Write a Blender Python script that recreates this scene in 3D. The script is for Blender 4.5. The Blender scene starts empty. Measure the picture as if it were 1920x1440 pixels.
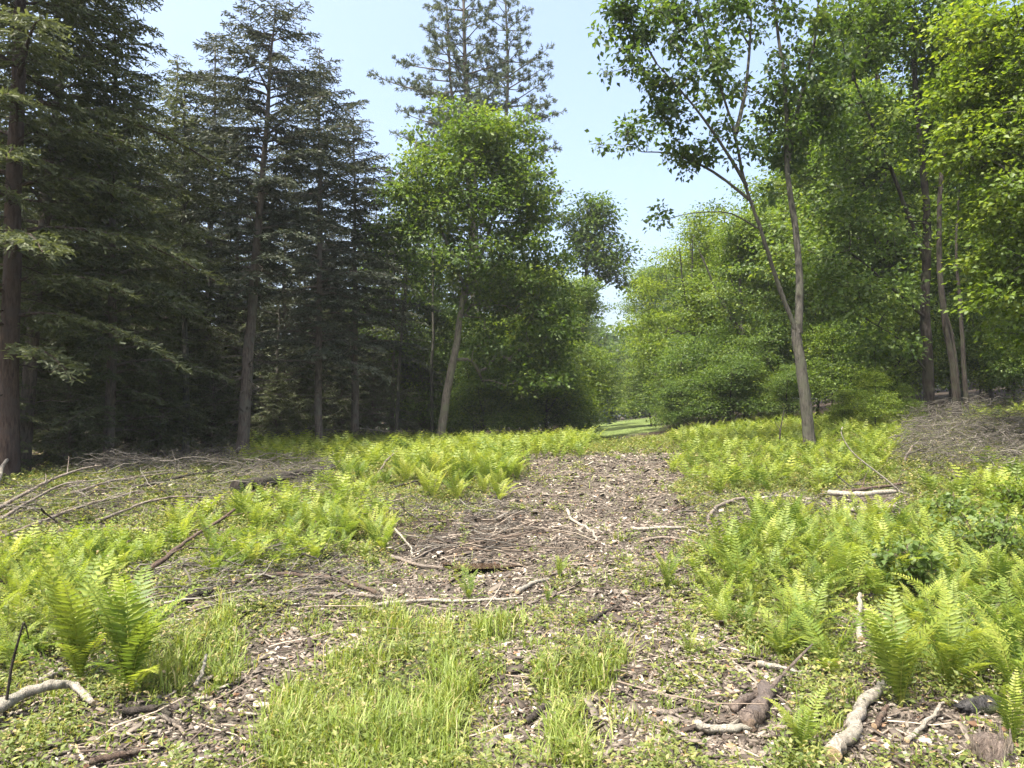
import bpy, math, random
import numpy as np
from mathutils import Vector, Matrix
R = math.radians
rng = np.random.default_rng(11)
random.seed(11)
sc = bpy.context.scene
col = sc.collection

# ------------------------------------------------------------------ camera
F = 1397.0                        # focal length in photo pixels (1920 wide)
TILT = math.atan(80 / F)
CAM = np.array([0.0, 0.0, 1.6])
cam_d = bpy.data.cameras.new('camera')
cam_d.sensor_width = 36
cam_d.lens = 36 * F / 1920
cam_d.clip_start = 0.05
cam_d.clip_end = 2000
cam = bpy.data.objects.new('camera', cam_d)
col.objects.link(cam)
cam.location = CAM
cam.rotation_euler = (math.pi / 2 + TILT, 0, 0)
sc.camera = cam

# ------------------------------------------------------------------ light
SUN_EL, SUN_AZ = R(66), R(-135)      # azimuth measured from +Y towards +X
S = Vector((math.sin(SUN_AZ) * math.cos(SUN_EL), math.cos(SUN_AZ) * math.cos(SUN_EL), math.sin(SUN_EL)))
w = bpy.data.worlds.new('World')
sc.world = w
w.use_nodes = True
nt = w.node_tree
bg = nt.nodes['Background']
sky = nt.nodes.new('ShaderNodeTexSky')
sky.sky_type = 'NISHITA'
sky.sun_disc = False
sky.sun_elevation = SUN_EL
sky.sun_rotation = SUN_AZ
sky.air_density = 1.0
sky.dust_density = 7.0
sky.ozone_density = 1.0
nt.links.new(sky.outputs[0], bg.inputs[0])
bg.inputs[1].default_value = 0.135
sd = bpy.data.lights.new('sun', 'SUN')
sd.energy = 3.3
sd.angle = R(0.5)
sd.color = (1.0, 0.955, 0.88)
so = bpy.data.objects.new('sun', sd)
col.objects.link(so)
so.location = (-30, 20, 60)
so.rotation_euler = S.to_track_quat('Z', 'Y').to_euler()
sc.view_settings.view_transform = 'Standard'
sc.view_settings.look = 'None'
sc.view_settings.exposure = 1.84
sc.view_settings.gamma = 1
sc.view_settings.use_curve_mapping = False
sc.cycles.max_bounces = 7
sc.cycles.diffuse_bounces = 4
sc.cycles.glossy_bounces = 2
sc.cycles.transmission_bounces = 4
sc.cycles.volume_bounces = 0
sc.cycles.use_denoising = True
sc.cycles.use_adaptive_sampling = True
sc.cycles.adaptive_threshold = 0.02

# ------------------------------------------------------------------ projection helpers
FW = np.array([0, math.cos(TILT), math.sin(TILT)])
UP = np.array([0, -math.sin(TILT), math.cos(TILT)])

def ray(px, py):
    return FW + (px - 960) / F * np.array([1.0, 0, 0]) + (720 - py) / F * UP

def pw(px, py, depth):
    """world point at pixel px,py and world depth y=depth"""
    d = ray(px, py)
    return CAM + d * (depth / d[1])

def to_px(P):
    P = np.asarray(P, float)
    v = P - CAM
    z = v @ FW
    z = np.where(z < 0.2, 0.2, z)
    return 960 + F * v[..., 0] / z, 720 - F * (v @ UP) / z

def ss(a, b, t):
    t = np.clip((t - a) / (b - a), 0, 1)
    return t * t * (3 - 2 * t)

def H(x, y):
    x = np.asarray(x, float); y = np.asarray(y, float)
    z = 0.9 * ss(1, 23, y)
    xr = np.log1p(np.exp(np.clip((x - 2.0) * 0.9, -30, 30))) / 0.9
    z = z + 0.105 * np.minimum(xr, 40) * ss(6, 18, y)
    z = z - 0.22 * np.exp(-((y - 30) / 4.5) ** 2) * ss(8, 0, np.abs(x - 2)) + 0.30 * ss(34, 60, y)
    z = z + 0.26 * np.exp(-((x - 1.2) / 2.6) ** 2 - ((y - 15.5) / 3.2) ** 2)
    z = z - 0.10 * np.exp(-((x + 0.45) / 0.6) ** 2 - ((y - 7.6) / 0.28) ** 2)
    z = z + 0.28 * np.exp(-((x + 6.5) / 3.0) ** 2 - ((y - 12) / 2.2) ** 2)
    n = 0.045 * np.sin(1.3 * x + 0.7 * y + 1) * np.sin(0.9 * y - 0.6 * x) + 0.03 * np.sin(3.1 * x - 1.1 * y) * np.sin(2.3 * y + 1.9 * x + 2)
    n = n + 0.012 * np.sin(7.3 * x + 3.7 * y) * np.sin(6.1 * y - 4.4 * x) + 0.006 * np.sin(17 * x + 5 * y) * np.sin(15 * y - 7 * x + 1)
    fade = 1 - 0.85 * ss(40, 70, np.hypot(x, y))
    return z + n * fade * ss(0.0, 2.0, np.hypot(x, y))

def at(px, py):
    """ground point seen at a photo pixel"""
    d = ray(px, py)
    t = np.linspace(1.5, 90, 6000)
    P = CAM + d * t[:, None]
    below = P[:, 2] < H(P[:, 0], P[:, 1])
    i = int(np.argmax(below)) if below.any() else len(t) - 1
    p = P[i].copy()
    p[2] = float(H(p[0], p[1]))
    return p

def pip(px, py, poly):
    px = np.asarray(px); py = np.asarray(py)
    ins = np.zeros(px.shape, bool)
    n = len(poly)
    for i in range(n):
        x0, y0 = poly[i]; x1, y1 = poly[(i + 1) % n]
        if y0 == y1: continue
        c = ((y0 > py) != (y1 > py)) & (px < (x1 - x0) * (py - y0) / (y1 - y0) + x0)
        ins ^= c
    return ins

# ------------------------------------------------------------------ mesh helpers
def mesh(name, V, Fs, mat, tint=None, smooth=False):
    """V (n,3); Fs a list of int arrays (m,k); tint per-vertex float"""
    V = np.asarray(V, np.float32)
    if not isinstance(Fs, (list, tuple)): Fs = [Fs]
    Fs = [np.asarray(f, np.int32) for f in Fs if len(f)]
    me = bpy.data.meshes.new(name)
    me.vertices.add(len(V)); me.vertices.foreach_set('co', V.ravel())
    nl = sum(f.size for f in Fs); nf = sum(len(f) for f in Fs)
    me.loops.add(nl); me.loops.foreach_set('vertex_index', np.concatenate([f.ravel() for f in Fs]))
    me.polygons.add(nf)
    cnt = np.concatenate([np.full(len(f), f.shape[1], np.int32) for f in Fs])
    st = np.concatenate([[0], np.cumsum(cnt)[:-1]]).astype(np.int32)
    me.polygons.foreach_set('loop_start', st)
    if smooth: me.polygons.foreach_set('use_smooth', np.ones(nf, bool))
    me.update(calc_edges=True)
    if tint is not None:
        a = me.attributes.new('tint', 'FLOAT', 'POINT')
        a.data.foreach_set('value', np.asarray(tint, np.float32))
    me.materials.append(mat)
    return me

def add(name, me, parent=None, loc=None, rz=0.0, sc_=None, **props):
    o = bpy.data.objects.new(name, me)
    col.objects.link(o)
    if parent is not None: o.parent = parent
    if loc is not None: o.location = [float(v) for v in loc]
    if rz: o.rotation_euler = (0, 0, rz)
    if sc_ is not None: o.scale = (sc_, sc_, sc_) if np.isscalar(sc_) else sc_
    for k, v in props.items(): o[k] = v
    return o

class Geo:
    def __init__(s): s.V = []; s.F = {}; s.T = []; s.n = 0
    def put(s, V, F, t=0.5):
        V = np.asarray(V, float); F = np.asarray(F, np.int64)
        s.V.append(V); s.F.setdefault(F.shape[1], []).append(F + s.n)
        s.T.append(np.broadcast_to(np.asarray(t, float), (len(V),)).copy()); s.n += len(V)
    def mesh(s, name, mat, smooth=False):
        return mesh(name, np.concatenate(s.V), [np.concatenate(f) for f in s.F.values()], mat, np.concatenate(s.T), smooth)

def nrm(a):
    return a / np.maximum(np.linalg.norm(a, axis=-1, keepdims=True), 1e-9)

def tube(g, P, rad, sides=6, t=0.5, rough=0.0, cap=True):
    P = np.asarray(P, float); n = len(P)
    rad = np.broadcast_to(np.asarray(rad, float), (n,))
    T = nrm(np.gradient(P, axis=0))
    a = np.array([0, 0, 1.0]) if abs(T[0][2]) < 0.9 else np.array([1.0, 0, 0])
    U = nrm(np.cross(T, a)); W = nrm(np.cross(T, U))
    th = np.arange(sides) / sides * 2 * math.pi
    rr = rad[:, None] * (1 + (rng.normal(0, rough, (n, sides)) if rough else 0))
    V = P[:, None] + rr[..., None] * (np.cos(th)[None, :, None] * U[:, None] + np.sin(th)[None, :, None] * W[:, None])
    V = V.reshape(-1, 3)
    i = np.arange(n - 1)[:, None] * sides; j = np.arange(sides)[None]; k = (j + 1) % sides
    Fq = np.stack([i + j, i + k, i + sides + k, i + sides + j], -1).reshape(-1, 4)
    g.put(V, Fq, t)
    if cap and sides > 3:
        for e, r0 in ((0, 0), (n - 1, (n - 1) * sides)):
            c = P[e] + T[e] * (-1 if e == 0 else 1) * rad[e] * 0.15
            ring = V[r0:r0 + sides]
            Vc = np.vstack([ring, c])
            jj = np.arange(sides)
            tri = np.stack([jj, np.full(sides, sides), (jj + 1) % sides], -1) if e == 0 else np.stack([jj, (jj + 1) % sides, np.full(sides, sides)], -1)
            g.put(Vc, tri, 0.98)

def smoothline(P, n):
    """Catmull-Rom resample of a polyline into n points"""
    P = np.asarray(P, float)
    if len(P) == 2: return P[0] + (P[1] - P[0]) * np.linspace(0, 1, n)[:, None]
    Q = np.vstack([2 * P[0] - P[1], P, 2 * P[-1] - P[-2]])
    u = np.linspace(0, len(P) - 1 - 1e-6, n); i = u.astype(int); f = (u - i)[:, None]
    a, b, c, d = Q[i], Q[i + 1], Q[i + 2], Q[i + 3]
    return 0.5 * (2 * b + (c - a) * f + (2 * a - 5 * b + 4 * c - d) * f ** 2 + (3 * b - a - 3 * c + d) * f ** 3)

def kites(g, P, D, N, L, Wd, t, fold=0.18, wide=0.42):
    """leaves: base P, axis D, normal N, length L, half-width Wd"""
    D = nrm(D); Sd = nrm(np.cross(D, N)); N = nrm(np.cross(Sd, D))
    L = np.broadcast_to(L, (len(P),))[:, None]; Wd = np.broadcast_to(Wd, (len(P),))[:, None]
    m = P + D * L * wide
    V = np.stack([P, m + Sd * Wd + N * Wd * fold * 2, P + D * L - N * L * fold * 0.6, m - Sd * Wd + N * Wd * fold * 2], 1).reshape(-1, 3)
    b = np.arange(len(P))[:, None] * 4
    g.put(V, np.concatenate([b + [0, 1, 2], b + [0, 2, 3]]), np.repeat(np.broadcast_to(t, (len(P),)), 4))

def strips(g, P, D, N, L, Wd, t):
    """needle sprays: narrow four-sided slips along D"""
    D = nrm(D); Sd = nrm(np.cross(D, N))
    L = np.broadcast_to(L, (len(P),))[:, None]; Wd = np.broadcast_to(Wd, (len(P),))[:, None]
    V = np.stack([P + Sd * Wd * .5, P - Sd * Wd * .5, P + D * L - Sd * Wd * 0.35, P + D * L + Sd * Wd * 0.35], 1).reshape(-1, 3)
    b = np.arange(len(P))[:, None] * 4
    g.put(V, b + [0, 1, 2, 3], np.repeat(np.broadcast_to(t, (len(P),)), 4))

# ------------------------------------------------------------------ materials
def ramp(nt, stops, fac):
    r = nt.nodes.new('ShaderNodeValToRGB')
    while len(r.color_ramp.elements) < len(stops): r.color_ramp.elements.new(0.5)
    for e, (p, c) in zip(r.color_ramp.elements, stops): e.position = p; e.color = (*c, 1)
    nt.links.new(fac, r.inputs[0])
    return r.outputs[0]

def leaf_mat(name, stops, trans=0.42, spec=0.35, rough=0.5, warm=(1.2, 1.15, 0.5), var=.24):
    m = bpy.data.materials.new(name); m.use_nodes = True; nt = m.node_tree; N = nt.nodes; L = nt.links
    p = N['Principled BSDF']; out = N['Material Output']
    at_ = N.new('ShaderNodeAttribute'); at_.attribute_name = 'tint'
    oi = N.new('ShaderNodeObjectInfo')
    ma = N.new('ShaderNodeMath'); ma.operation = 'MULTIPLY_ADD'; ma.inputs[1].default_value = var; 
    L.new(oi.outputs['Random'], ma.inputs[0])
    sb = N.new('ShaderNodeMath'); sb.operation = 'SUBTRACT'; sb.inputs[1].default_value = var / 2
    L.new(at_.outputs['Fac'], sb.inputs[0]); L.new(sb.outputs[0], ma.inputs[2])
    c = ramp(nt, stops, ma.outputs[0])
    L.new(c, p.inputs['Base Color'])
    p.inputs['Roughness'].default_value = rough
    p.inputs['Specular IOR Level'].default_value = spec
    tr = N.new('ShaderNodeBsdfTranslucent')
    mx = N.new('ShaderNodeMix'); mx.data_type = 'RGBA'; mx.blend_type = 'MULTIPLY'; mx.inputs[0].default_value = 1
    L.new(c, mx.inputs[6]); mx.inputs[7].default_value = (*[v * 1.25 for v in warm], 1)
    L.new(mx.outputs[2], tr.inputs[0])
    ms = N.new('ShaderNodeMixShader'); ms.inputs[0].default_value = trans
    L.new(p.outputs[0], ms.inputs[1]); L.new(tr.outputs[0], ms.inputs[2]); L.new(ms.outputs[0], out.inputs[0])
    return m

def bark_mat(name, c0, c1, c2=None, scale=6.0, cut=None, stretch=0.2):
    m = bpy.data.materials.new(name); m.use_nodes = True; nt = m.node_tree; N = nt.nodes; L = nt.links
    p = N['Principled BSDF']
    tc = N.new('ShaderNodeTexCoord'); mp = N.new('ShaderNodeMapping'); mp.inputs['Scale'].default_value = (1, 1, stretch)
    L.new(tc.outputs['Object'], mp.inputs[0])
    n1 = N.new('ShaderNodeTexNoise'); n1.inputs['Scale'].default_value = scale * 4; n1.inputs['Detail'].default_value = 6; n1.inputs['Roughness'].default_value = 0.7
    L.new(mp.outputs[0], n1.inputs['Vector'])
    n2 = N.new('ShaderNodeTexNoise'); n2.inputs['Scale'].default_value = scale * 0.7; n2.inputs['Detail'].default_value = 3
    L.new(tc.outputs['Object'], n2.inputs['Vector'])
    a = ramp(nt, [(0.35, c0), (0.65, c1)], n1.outputs[0])
    b = ramp(nt, [(0.48, (0, 0, 0)), (0.62, (1, 1, 1))], n2.outputs[0])
    mx = N.new('ShaderNodeMix'); mx.data_type = 'RGBA'
    L.new(b, mx.inputs[0]); L.new(a, mx.inputs[6]); mx.inputs[7].default_value = (*(c2 or c1), 1)
    o = mx.outputs[2]
    if cut:
        at_ = N.new('ShaderNodeAttribute'); at_.attribute_name = 'tint'
        g = N.new('ShaderNodeMath'); g.operation = 'GREATER_THAN'; g.inputs[1].default_value = 0.95; L.new(at_.outputs['Fac'], g.inputs[0])
        m2 = N.new('ShaderNodeMix'); m2.data_type = 'RGBA'; L.new(g.outputs[0], m2.inputs[0]); L.new(o, m2.inputs[6]); m2.inputs[7].default_value = (*cut, 1)
        o = m2.outputs[2]
    L.new(o, p.inputs['Base Color']); p.inputs['Roughness'].default_value = 0.9; p.inputs['Specular IOR Level'].default_value = 0.15
    bp = N.new('ShaderNodeBump'); bp.inputs['Strength'].default_value = 1.0; bp.inputs['Distance'].default_value = 0.035
    L.new(n1.outputs[0], bp.inputs['Height']); L.new(bp.outputs[0], p.inputs['Normal'])
    return m

def tint_mat(name, stops, rough=0.85, spec=0.2):
    m = bpy.data.materials.new(name); m.use_nodes = True; nt = m.node_tree; N = nt.nodes; L = nt.links
    p = N['Principled BSDF']
    at_ = N.new('ShaderNodeAttribute'); at_.attribute_name = 'tint'
    L.new(ramp(nt, stops, at_.outputs['Fac']), p.inputs['Base Color'])
    p.inputs['Roughness'].default_value = rough; p.inputs['Specular IOR Level'].default_value = spec
    return m

M_hem = leaf_mat('hemlock_needles', [(0, (.045, .056, .032)), (.5, (.085, .102, .048)), (1, (.135, .15, .065))], trans=.34, spec=.25, warm=(1.1, 1.1, .6))
M_spruce = leaf_mat('spruce_needles', [(0, (.032, .040, .028)), (.5, (.060, .075, .048)), (1, (.11, .125, .08))], trans=.25, spec=.25, warm=(1.1, 1.0, .7))
M_pine = leaf_mat('pine_needles', [(0, (.045, .062, .042)), (.5, (.08, .105, .068)), (1, (.13, .15, .09))], trans=.3, spec=.3, warm=(1.1, 1.1, .7))
M_maple = leaf_mat('maple_leaves', [(0, (.030, .060, .012)), (.5, (.076, .130, .024)), (1, (.17, .225, .038))], trans=.48)
M_oak = leaf_mat('oak_leaves', [(0, (.030, .060, .015)), (.5, (.070, .118, .026)), (1, (.16, .205, .042))], trans=.5)
M_bright = leaf_mat('young_maple_leaves', [(0, (.048, .088, .010)), (.5, (.118, .18, .020)), (1, (.21, .26, .035))], trans=.5)
M_blue = leaf_mat('spruce_blue_green', [(0, (.035, .060, .045)), (.5, (.06, .09, .065)), (1, (.09, .12, .08))], trans=.2)
M_fern = leaf_mat('fern_fronds', [(0, (.045, .085, .018)), (.4, (.118, .178, .033)), (.8, (.235, .28, .043)), (1, (.33, .34, .08))], trans=.45, spec=.3, warm=(1.12, 1.12, .6), var=.5)
M_shrub = leaf_mat('shrub_leaves', [(0, (.06, .10, .025)), (.5, (.10, .155, .035)), (1, (.17, .21, .05))], trans=.42, spec=.35, rough=.5)
M_grass = leaf_mat('grass_blades', [(0, (.09, .14, .025)), (.5, (.17, .23, .045)), (.85, (.26, .30, .08)), (1, (.34, .30, .14))], trans=.4, spec=.3)
M_herb = leaf_mat('low_herb_leaves', [(0, (.055, .090, .018)), (.5, (.125, .155, .036)), (.8, (.23, .235, .07)), (1, (.32, .25, .13))], trans=.35, warm=(1.15, 1.1, .6), spec=.3)

B_hem = bark_mat('hemlock_bark', (.060, .048, .040), (.165, .135, .112), (.12, .11, .09))
B_hemred = bark_mat('red_hemlock_bark', (.030, .021, .017), (.085, .060, .048), (.06, .046, .04))
B_grey = bark_mat('grey_maple_bark', (.033, .031, .025), (.105, .097, .080), (.075, .076, .055))
B_lichen = bark_mat('lichen_grey_bark', (.07, .062, .048), (.20, .175, .14), (.15, .15, .10))
B_dark = bark_mat('dark_wet_bark', (.018, .015, .013), (.06, .05, .042), (.045, .045, .03))
B_pale = bark_mat('pale_peeling_bark', (.16, .14, .11), (.42, .38, .31), (.25, .235, .19), scale=9, cut=(.45, .34, .2))
B_weather = bark_mat('weathered_branch_wood', (.10, .082, .064), (.27, .225, .175), (.17, .15, .125), scale=9, cut=(.4, .30, .19))
B_brown = bark_mat('brown_branch_bark', (.045, .033, .025), (.15, .105, .078), (.10, .085, .065), scale=9, cut=(.36, .26, .16))
B_rot = bark_mat('rotten_wood', (.055, .042, .034), (.20, .16, .13), (.12, .10, .088), scale=12, cut=(.2, .15, .11))
M_chip = tint_mat('wood_chips', [(0, (.035, .026, .020)), (.4, (.085, .070, .055)), (.75, (.19, .162, .128)), (.93, (.38, .335, .26)), (1, (.62, .56, .46))])
M_twig = tint_mat('twigs', [(0, (.05, .037, .03)), (.5, (.15, .115, .085)), (1, (.32, .27, .21))])
M_brush = tint_mat('dead_brush', [(0, (.028, .025, .021)), (.5, (.085, .075, .060)), (1, (.22, .20, .165))])
M_deadleaf = tint_mat('dead_leaves', [(0, (.07, .04, .025)), (.5, (.20, .12, .07)), (1, (.36, .26, .16))])

# ------------------------------------------------------------------ ground
BARE = [(985, 850), (1120, 846), (1290, 843), (1275, 930), (1310, 1010), (1250, 1060), (1280, 1120), (1180, 1180), (1090, 1215), (980, 1190), (930, 1165), (700, 1150),
        (690, 1210), (600, 1255), (520, 1300), (480, 1380), (420, 1460), (60, 1460), (150, 1380), (300, 1310), (420, 1250), (450, 1180), (560, 1120),
        (640, 1090), (700, 1040), (830, 1000), (930, 950), (975, 890)]
CHIPMOUND = [(1320, 990), (1430, 940), (1560, 930), (1700, 930), (1680, 975), (1500, 990), (1400, 1010), (1330, 1020)]
GRASS = [(700, 1150), (930, 1165), (985, 1200), (880, 1290), (840, 1390), (820, 1470), (430, 1470), (500, 1310), (600, 1255), (680, 1205)]
GRASS2 = [(1060, 1235), (1150, 1235), (1150, 1320), (1110, 1440), (1110, 1470), (1040, 1470), (1040, 1350)]
GRASS3 = [(290, 1170), (440, 1160), (440, 1240), (380, 1290), (260, 1300), (250, 1230)]
SPARSE = [(985, 1200), (1290, 1130), (1420, 1240), (1500, 1340), (1450, 1470), (820, 1470), (850, 1380), (900, 1290)]
DARKPATCH = [(700, 945), (900, 935), (960, 955), (1010, 990), (1010, 1030), (800, 1040), (690, 990)]  # patch of ground coloured darker, with fewer and darker chips
RED = [(1620, 1340), (1760, 1325), (1880, 1345), (1920, 1400), (1900, 1470), (1580, 1470)]
BRUSHL = [(60, 930), (200, 890), (460, 868), (640, 880), (620, 930), (440, 960), (300, 985), (120, 1010), (0, 1010), (0, 950)]

def gridpts():
    u = np.linspace(-1, 1, 460)
    X = np.sinh(u * 5.3) / math.sinh(5.3) * 260
    v = np.linspace(0, 1, 520)
    Y = -12 + np.sinh(v * 4.2 + 0.0) / math.sinh(4.2) * 430
    return X, Y
X, Y = gridpts()
GX, GY = np.meshgrid(X, Y)
GZ = H(GX, GY)
V = np.stack([GX, GY, GZ], -1).reshape(-1, 3)
ny, nx = GX.shape
i = np.arange(ny - 1)[:, None] * nx + np.arange(nx - 1)[None]
Fq = np.stack([i, i + 1, i + nx + 1, i + nx], -1).reshape(-1, 4)

def ground_mat():
    m = bpy.data.materials.new('forest_soil_and_litter'); m.use_nodes = True; nt = m.node_tree; N = nt.nodes; L = nt.links
    p = N['Principled BSDF']
    tc = N.new('ShaderNodeTexCoord')
    def noise(s, d=8, r=0.65):
        n = N.new('ShaderNodeTexNoise'); n.inputs['Scale'].default_value = s; n.inputs['Detail'].default_value = d; n.inputs['Roughness'].default_value = r
        L.new(tc.outputs['Object'], n.inputs['Vector']); return n.outputs[0]
    fine = noise(22, 10, .75)
    soil = ramp(nt, [(.30, (.026, .020, .016)), (.45, (.060, .050, .040)), (.58, (.125, .106, .086)), (.74, (.25, .218, .175))], fine)
    green = ramp(nt, [(.3, (.030, .042, .012)), (.5, (.075, .105, .025)), (.7, (.16, .19, .05))], noise(35, 8, .7))
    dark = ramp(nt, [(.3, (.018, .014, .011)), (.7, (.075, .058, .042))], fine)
    mead = ramp(nt, [(.3, (.075, .105, .03)), (.7, (.12, .155, .045))], noise(.6, 4))
    a = N.new('ShaderNodeAttribute'); a.attribute_name = 'cover'   # r green cover, g woodland floor, b meadow
    sp = N.new('ShaderNodeSeparateColor'); L.new(a.outputs['Color'], sp.inputs[0])
    def mix(f, x, y):
        mm = N.new('ShaderNodeMix'); mm.data_type = 'RGBA'; L.new(f, mm.inputs[0]); L.new(x, mm.inputs[6]); L.new(y, mm.inputs[7]); return mm.outputs[2]
    n3 = noise(5, 6, .7)
    mt = N.new('ShaderNodeMath'); mt.operation = 'MULTIPLY'; L.new(sp.outputs[0], mt.inputs[0])
    L.new(ramp(nt, [(.42, (0, 0, 0)), (.58, (1, 1, 1))], n3), mt.inputs[1])
    c = mix(mt.outputs[0], soil, green)
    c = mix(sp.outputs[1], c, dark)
    c = mix(sp.outputs[2], c, mead)
    L.new(c, p.inputs['Base Color']); p.inputs['Roughness'].default_value = .95; p.inputs['Specular IOR Level'].default_value = .1
    bp = N.new('ShaderNodeBump'); bp.inputs['Strength'].default_value = 1.0; bp.inputs['Distance'].default_value = .04
    L.new(fine, bp.inputs['Height']); L.new(bp.outputs[0], p.inputs['Normal'])
    return m
gme = mesh('ground', V, Fq, ground_mat(), smooth=True)
gpx, gpy = to_px(V)
ahead = V[:, 1] > 1.0
jx = gpx + 26 * np.sin(V[:, 0] * 2.3 + V[:, 1] * 1.7) + 20 * np.sin(V[:, 0] * 5 + V[:, 1] * 3); jy = gpy + 14 * np.sin(V[:, 0] * 4 - V[:, 1] * 6)
bare = (pip(jx, jy, BARE) | pip(jx, jy, CHIPMOUND) | pip(jx, jy, RED)) & ahead & (V[:, 1] < 24)
cov = np.where(bare, 0.12, np.where(pip(jx, jy, SPARSE), 0.45, 0.7))
cov = np.where((pip(jx, jy, GRASS) | pip(jx, jy, GRASS3) | pip(jx, jy, GRASS2)) & ahead, 0.95, cov)
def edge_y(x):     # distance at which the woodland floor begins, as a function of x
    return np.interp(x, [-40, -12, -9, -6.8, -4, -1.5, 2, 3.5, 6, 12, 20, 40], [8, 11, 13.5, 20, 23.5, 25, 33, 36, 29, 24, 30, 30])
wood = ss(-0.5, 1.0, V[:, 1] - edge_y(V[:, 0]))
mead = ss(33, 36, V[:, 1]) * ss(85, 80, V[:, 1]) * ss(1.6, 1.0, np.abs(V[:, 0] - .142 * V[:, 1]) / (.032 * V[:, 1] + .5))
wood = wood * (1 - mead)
dk = pip(jx, jy, DARKPATCH) & ahead & (V[:, 1] < 20)
wood = np.maximum(wood, np.where(dk, 0.95, 0))  # the dark patch takes the woodland floor colour
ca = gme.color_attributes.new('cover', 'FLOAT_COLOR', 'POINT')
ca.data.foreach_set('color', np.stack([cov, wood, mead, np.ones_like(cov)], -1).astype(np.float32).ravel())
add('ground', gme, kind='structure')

# puddle in the hollow
th = np.linspace(0, 2 * math.pi, 48, endpoint=False)
rr = 1 + .18 * np.sin(3 * th + 1) + .1 * np.sin(5 * th)
pc = at(905, 1066)
zw = float(H(pc[0], pc[1])) + .035
m = bpy.data.materials.new('muddy_water'); m.use_nodes = True
p = m.node_tree.nodes['Principled BSDF']; p.inputs['Base Color'].default_value = (.035, .022, .012, 1); p.inputs['Roughness'].default_value = .12
pv = np.stack([pc[0] + .42 * rr * np.cos(th), pc[1] + .22 * rr * np.sin(th), np.full(48, zw)], -1)
pv = np.vstack([pv, [pc[0], pc[1], zw]]); j = np.arange(48)
add('puddle', mesh('puddle', pv, np.stack([j, (j + 1) % 48, np.full(48, 48)], -1), m), kind='structure')

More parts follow.
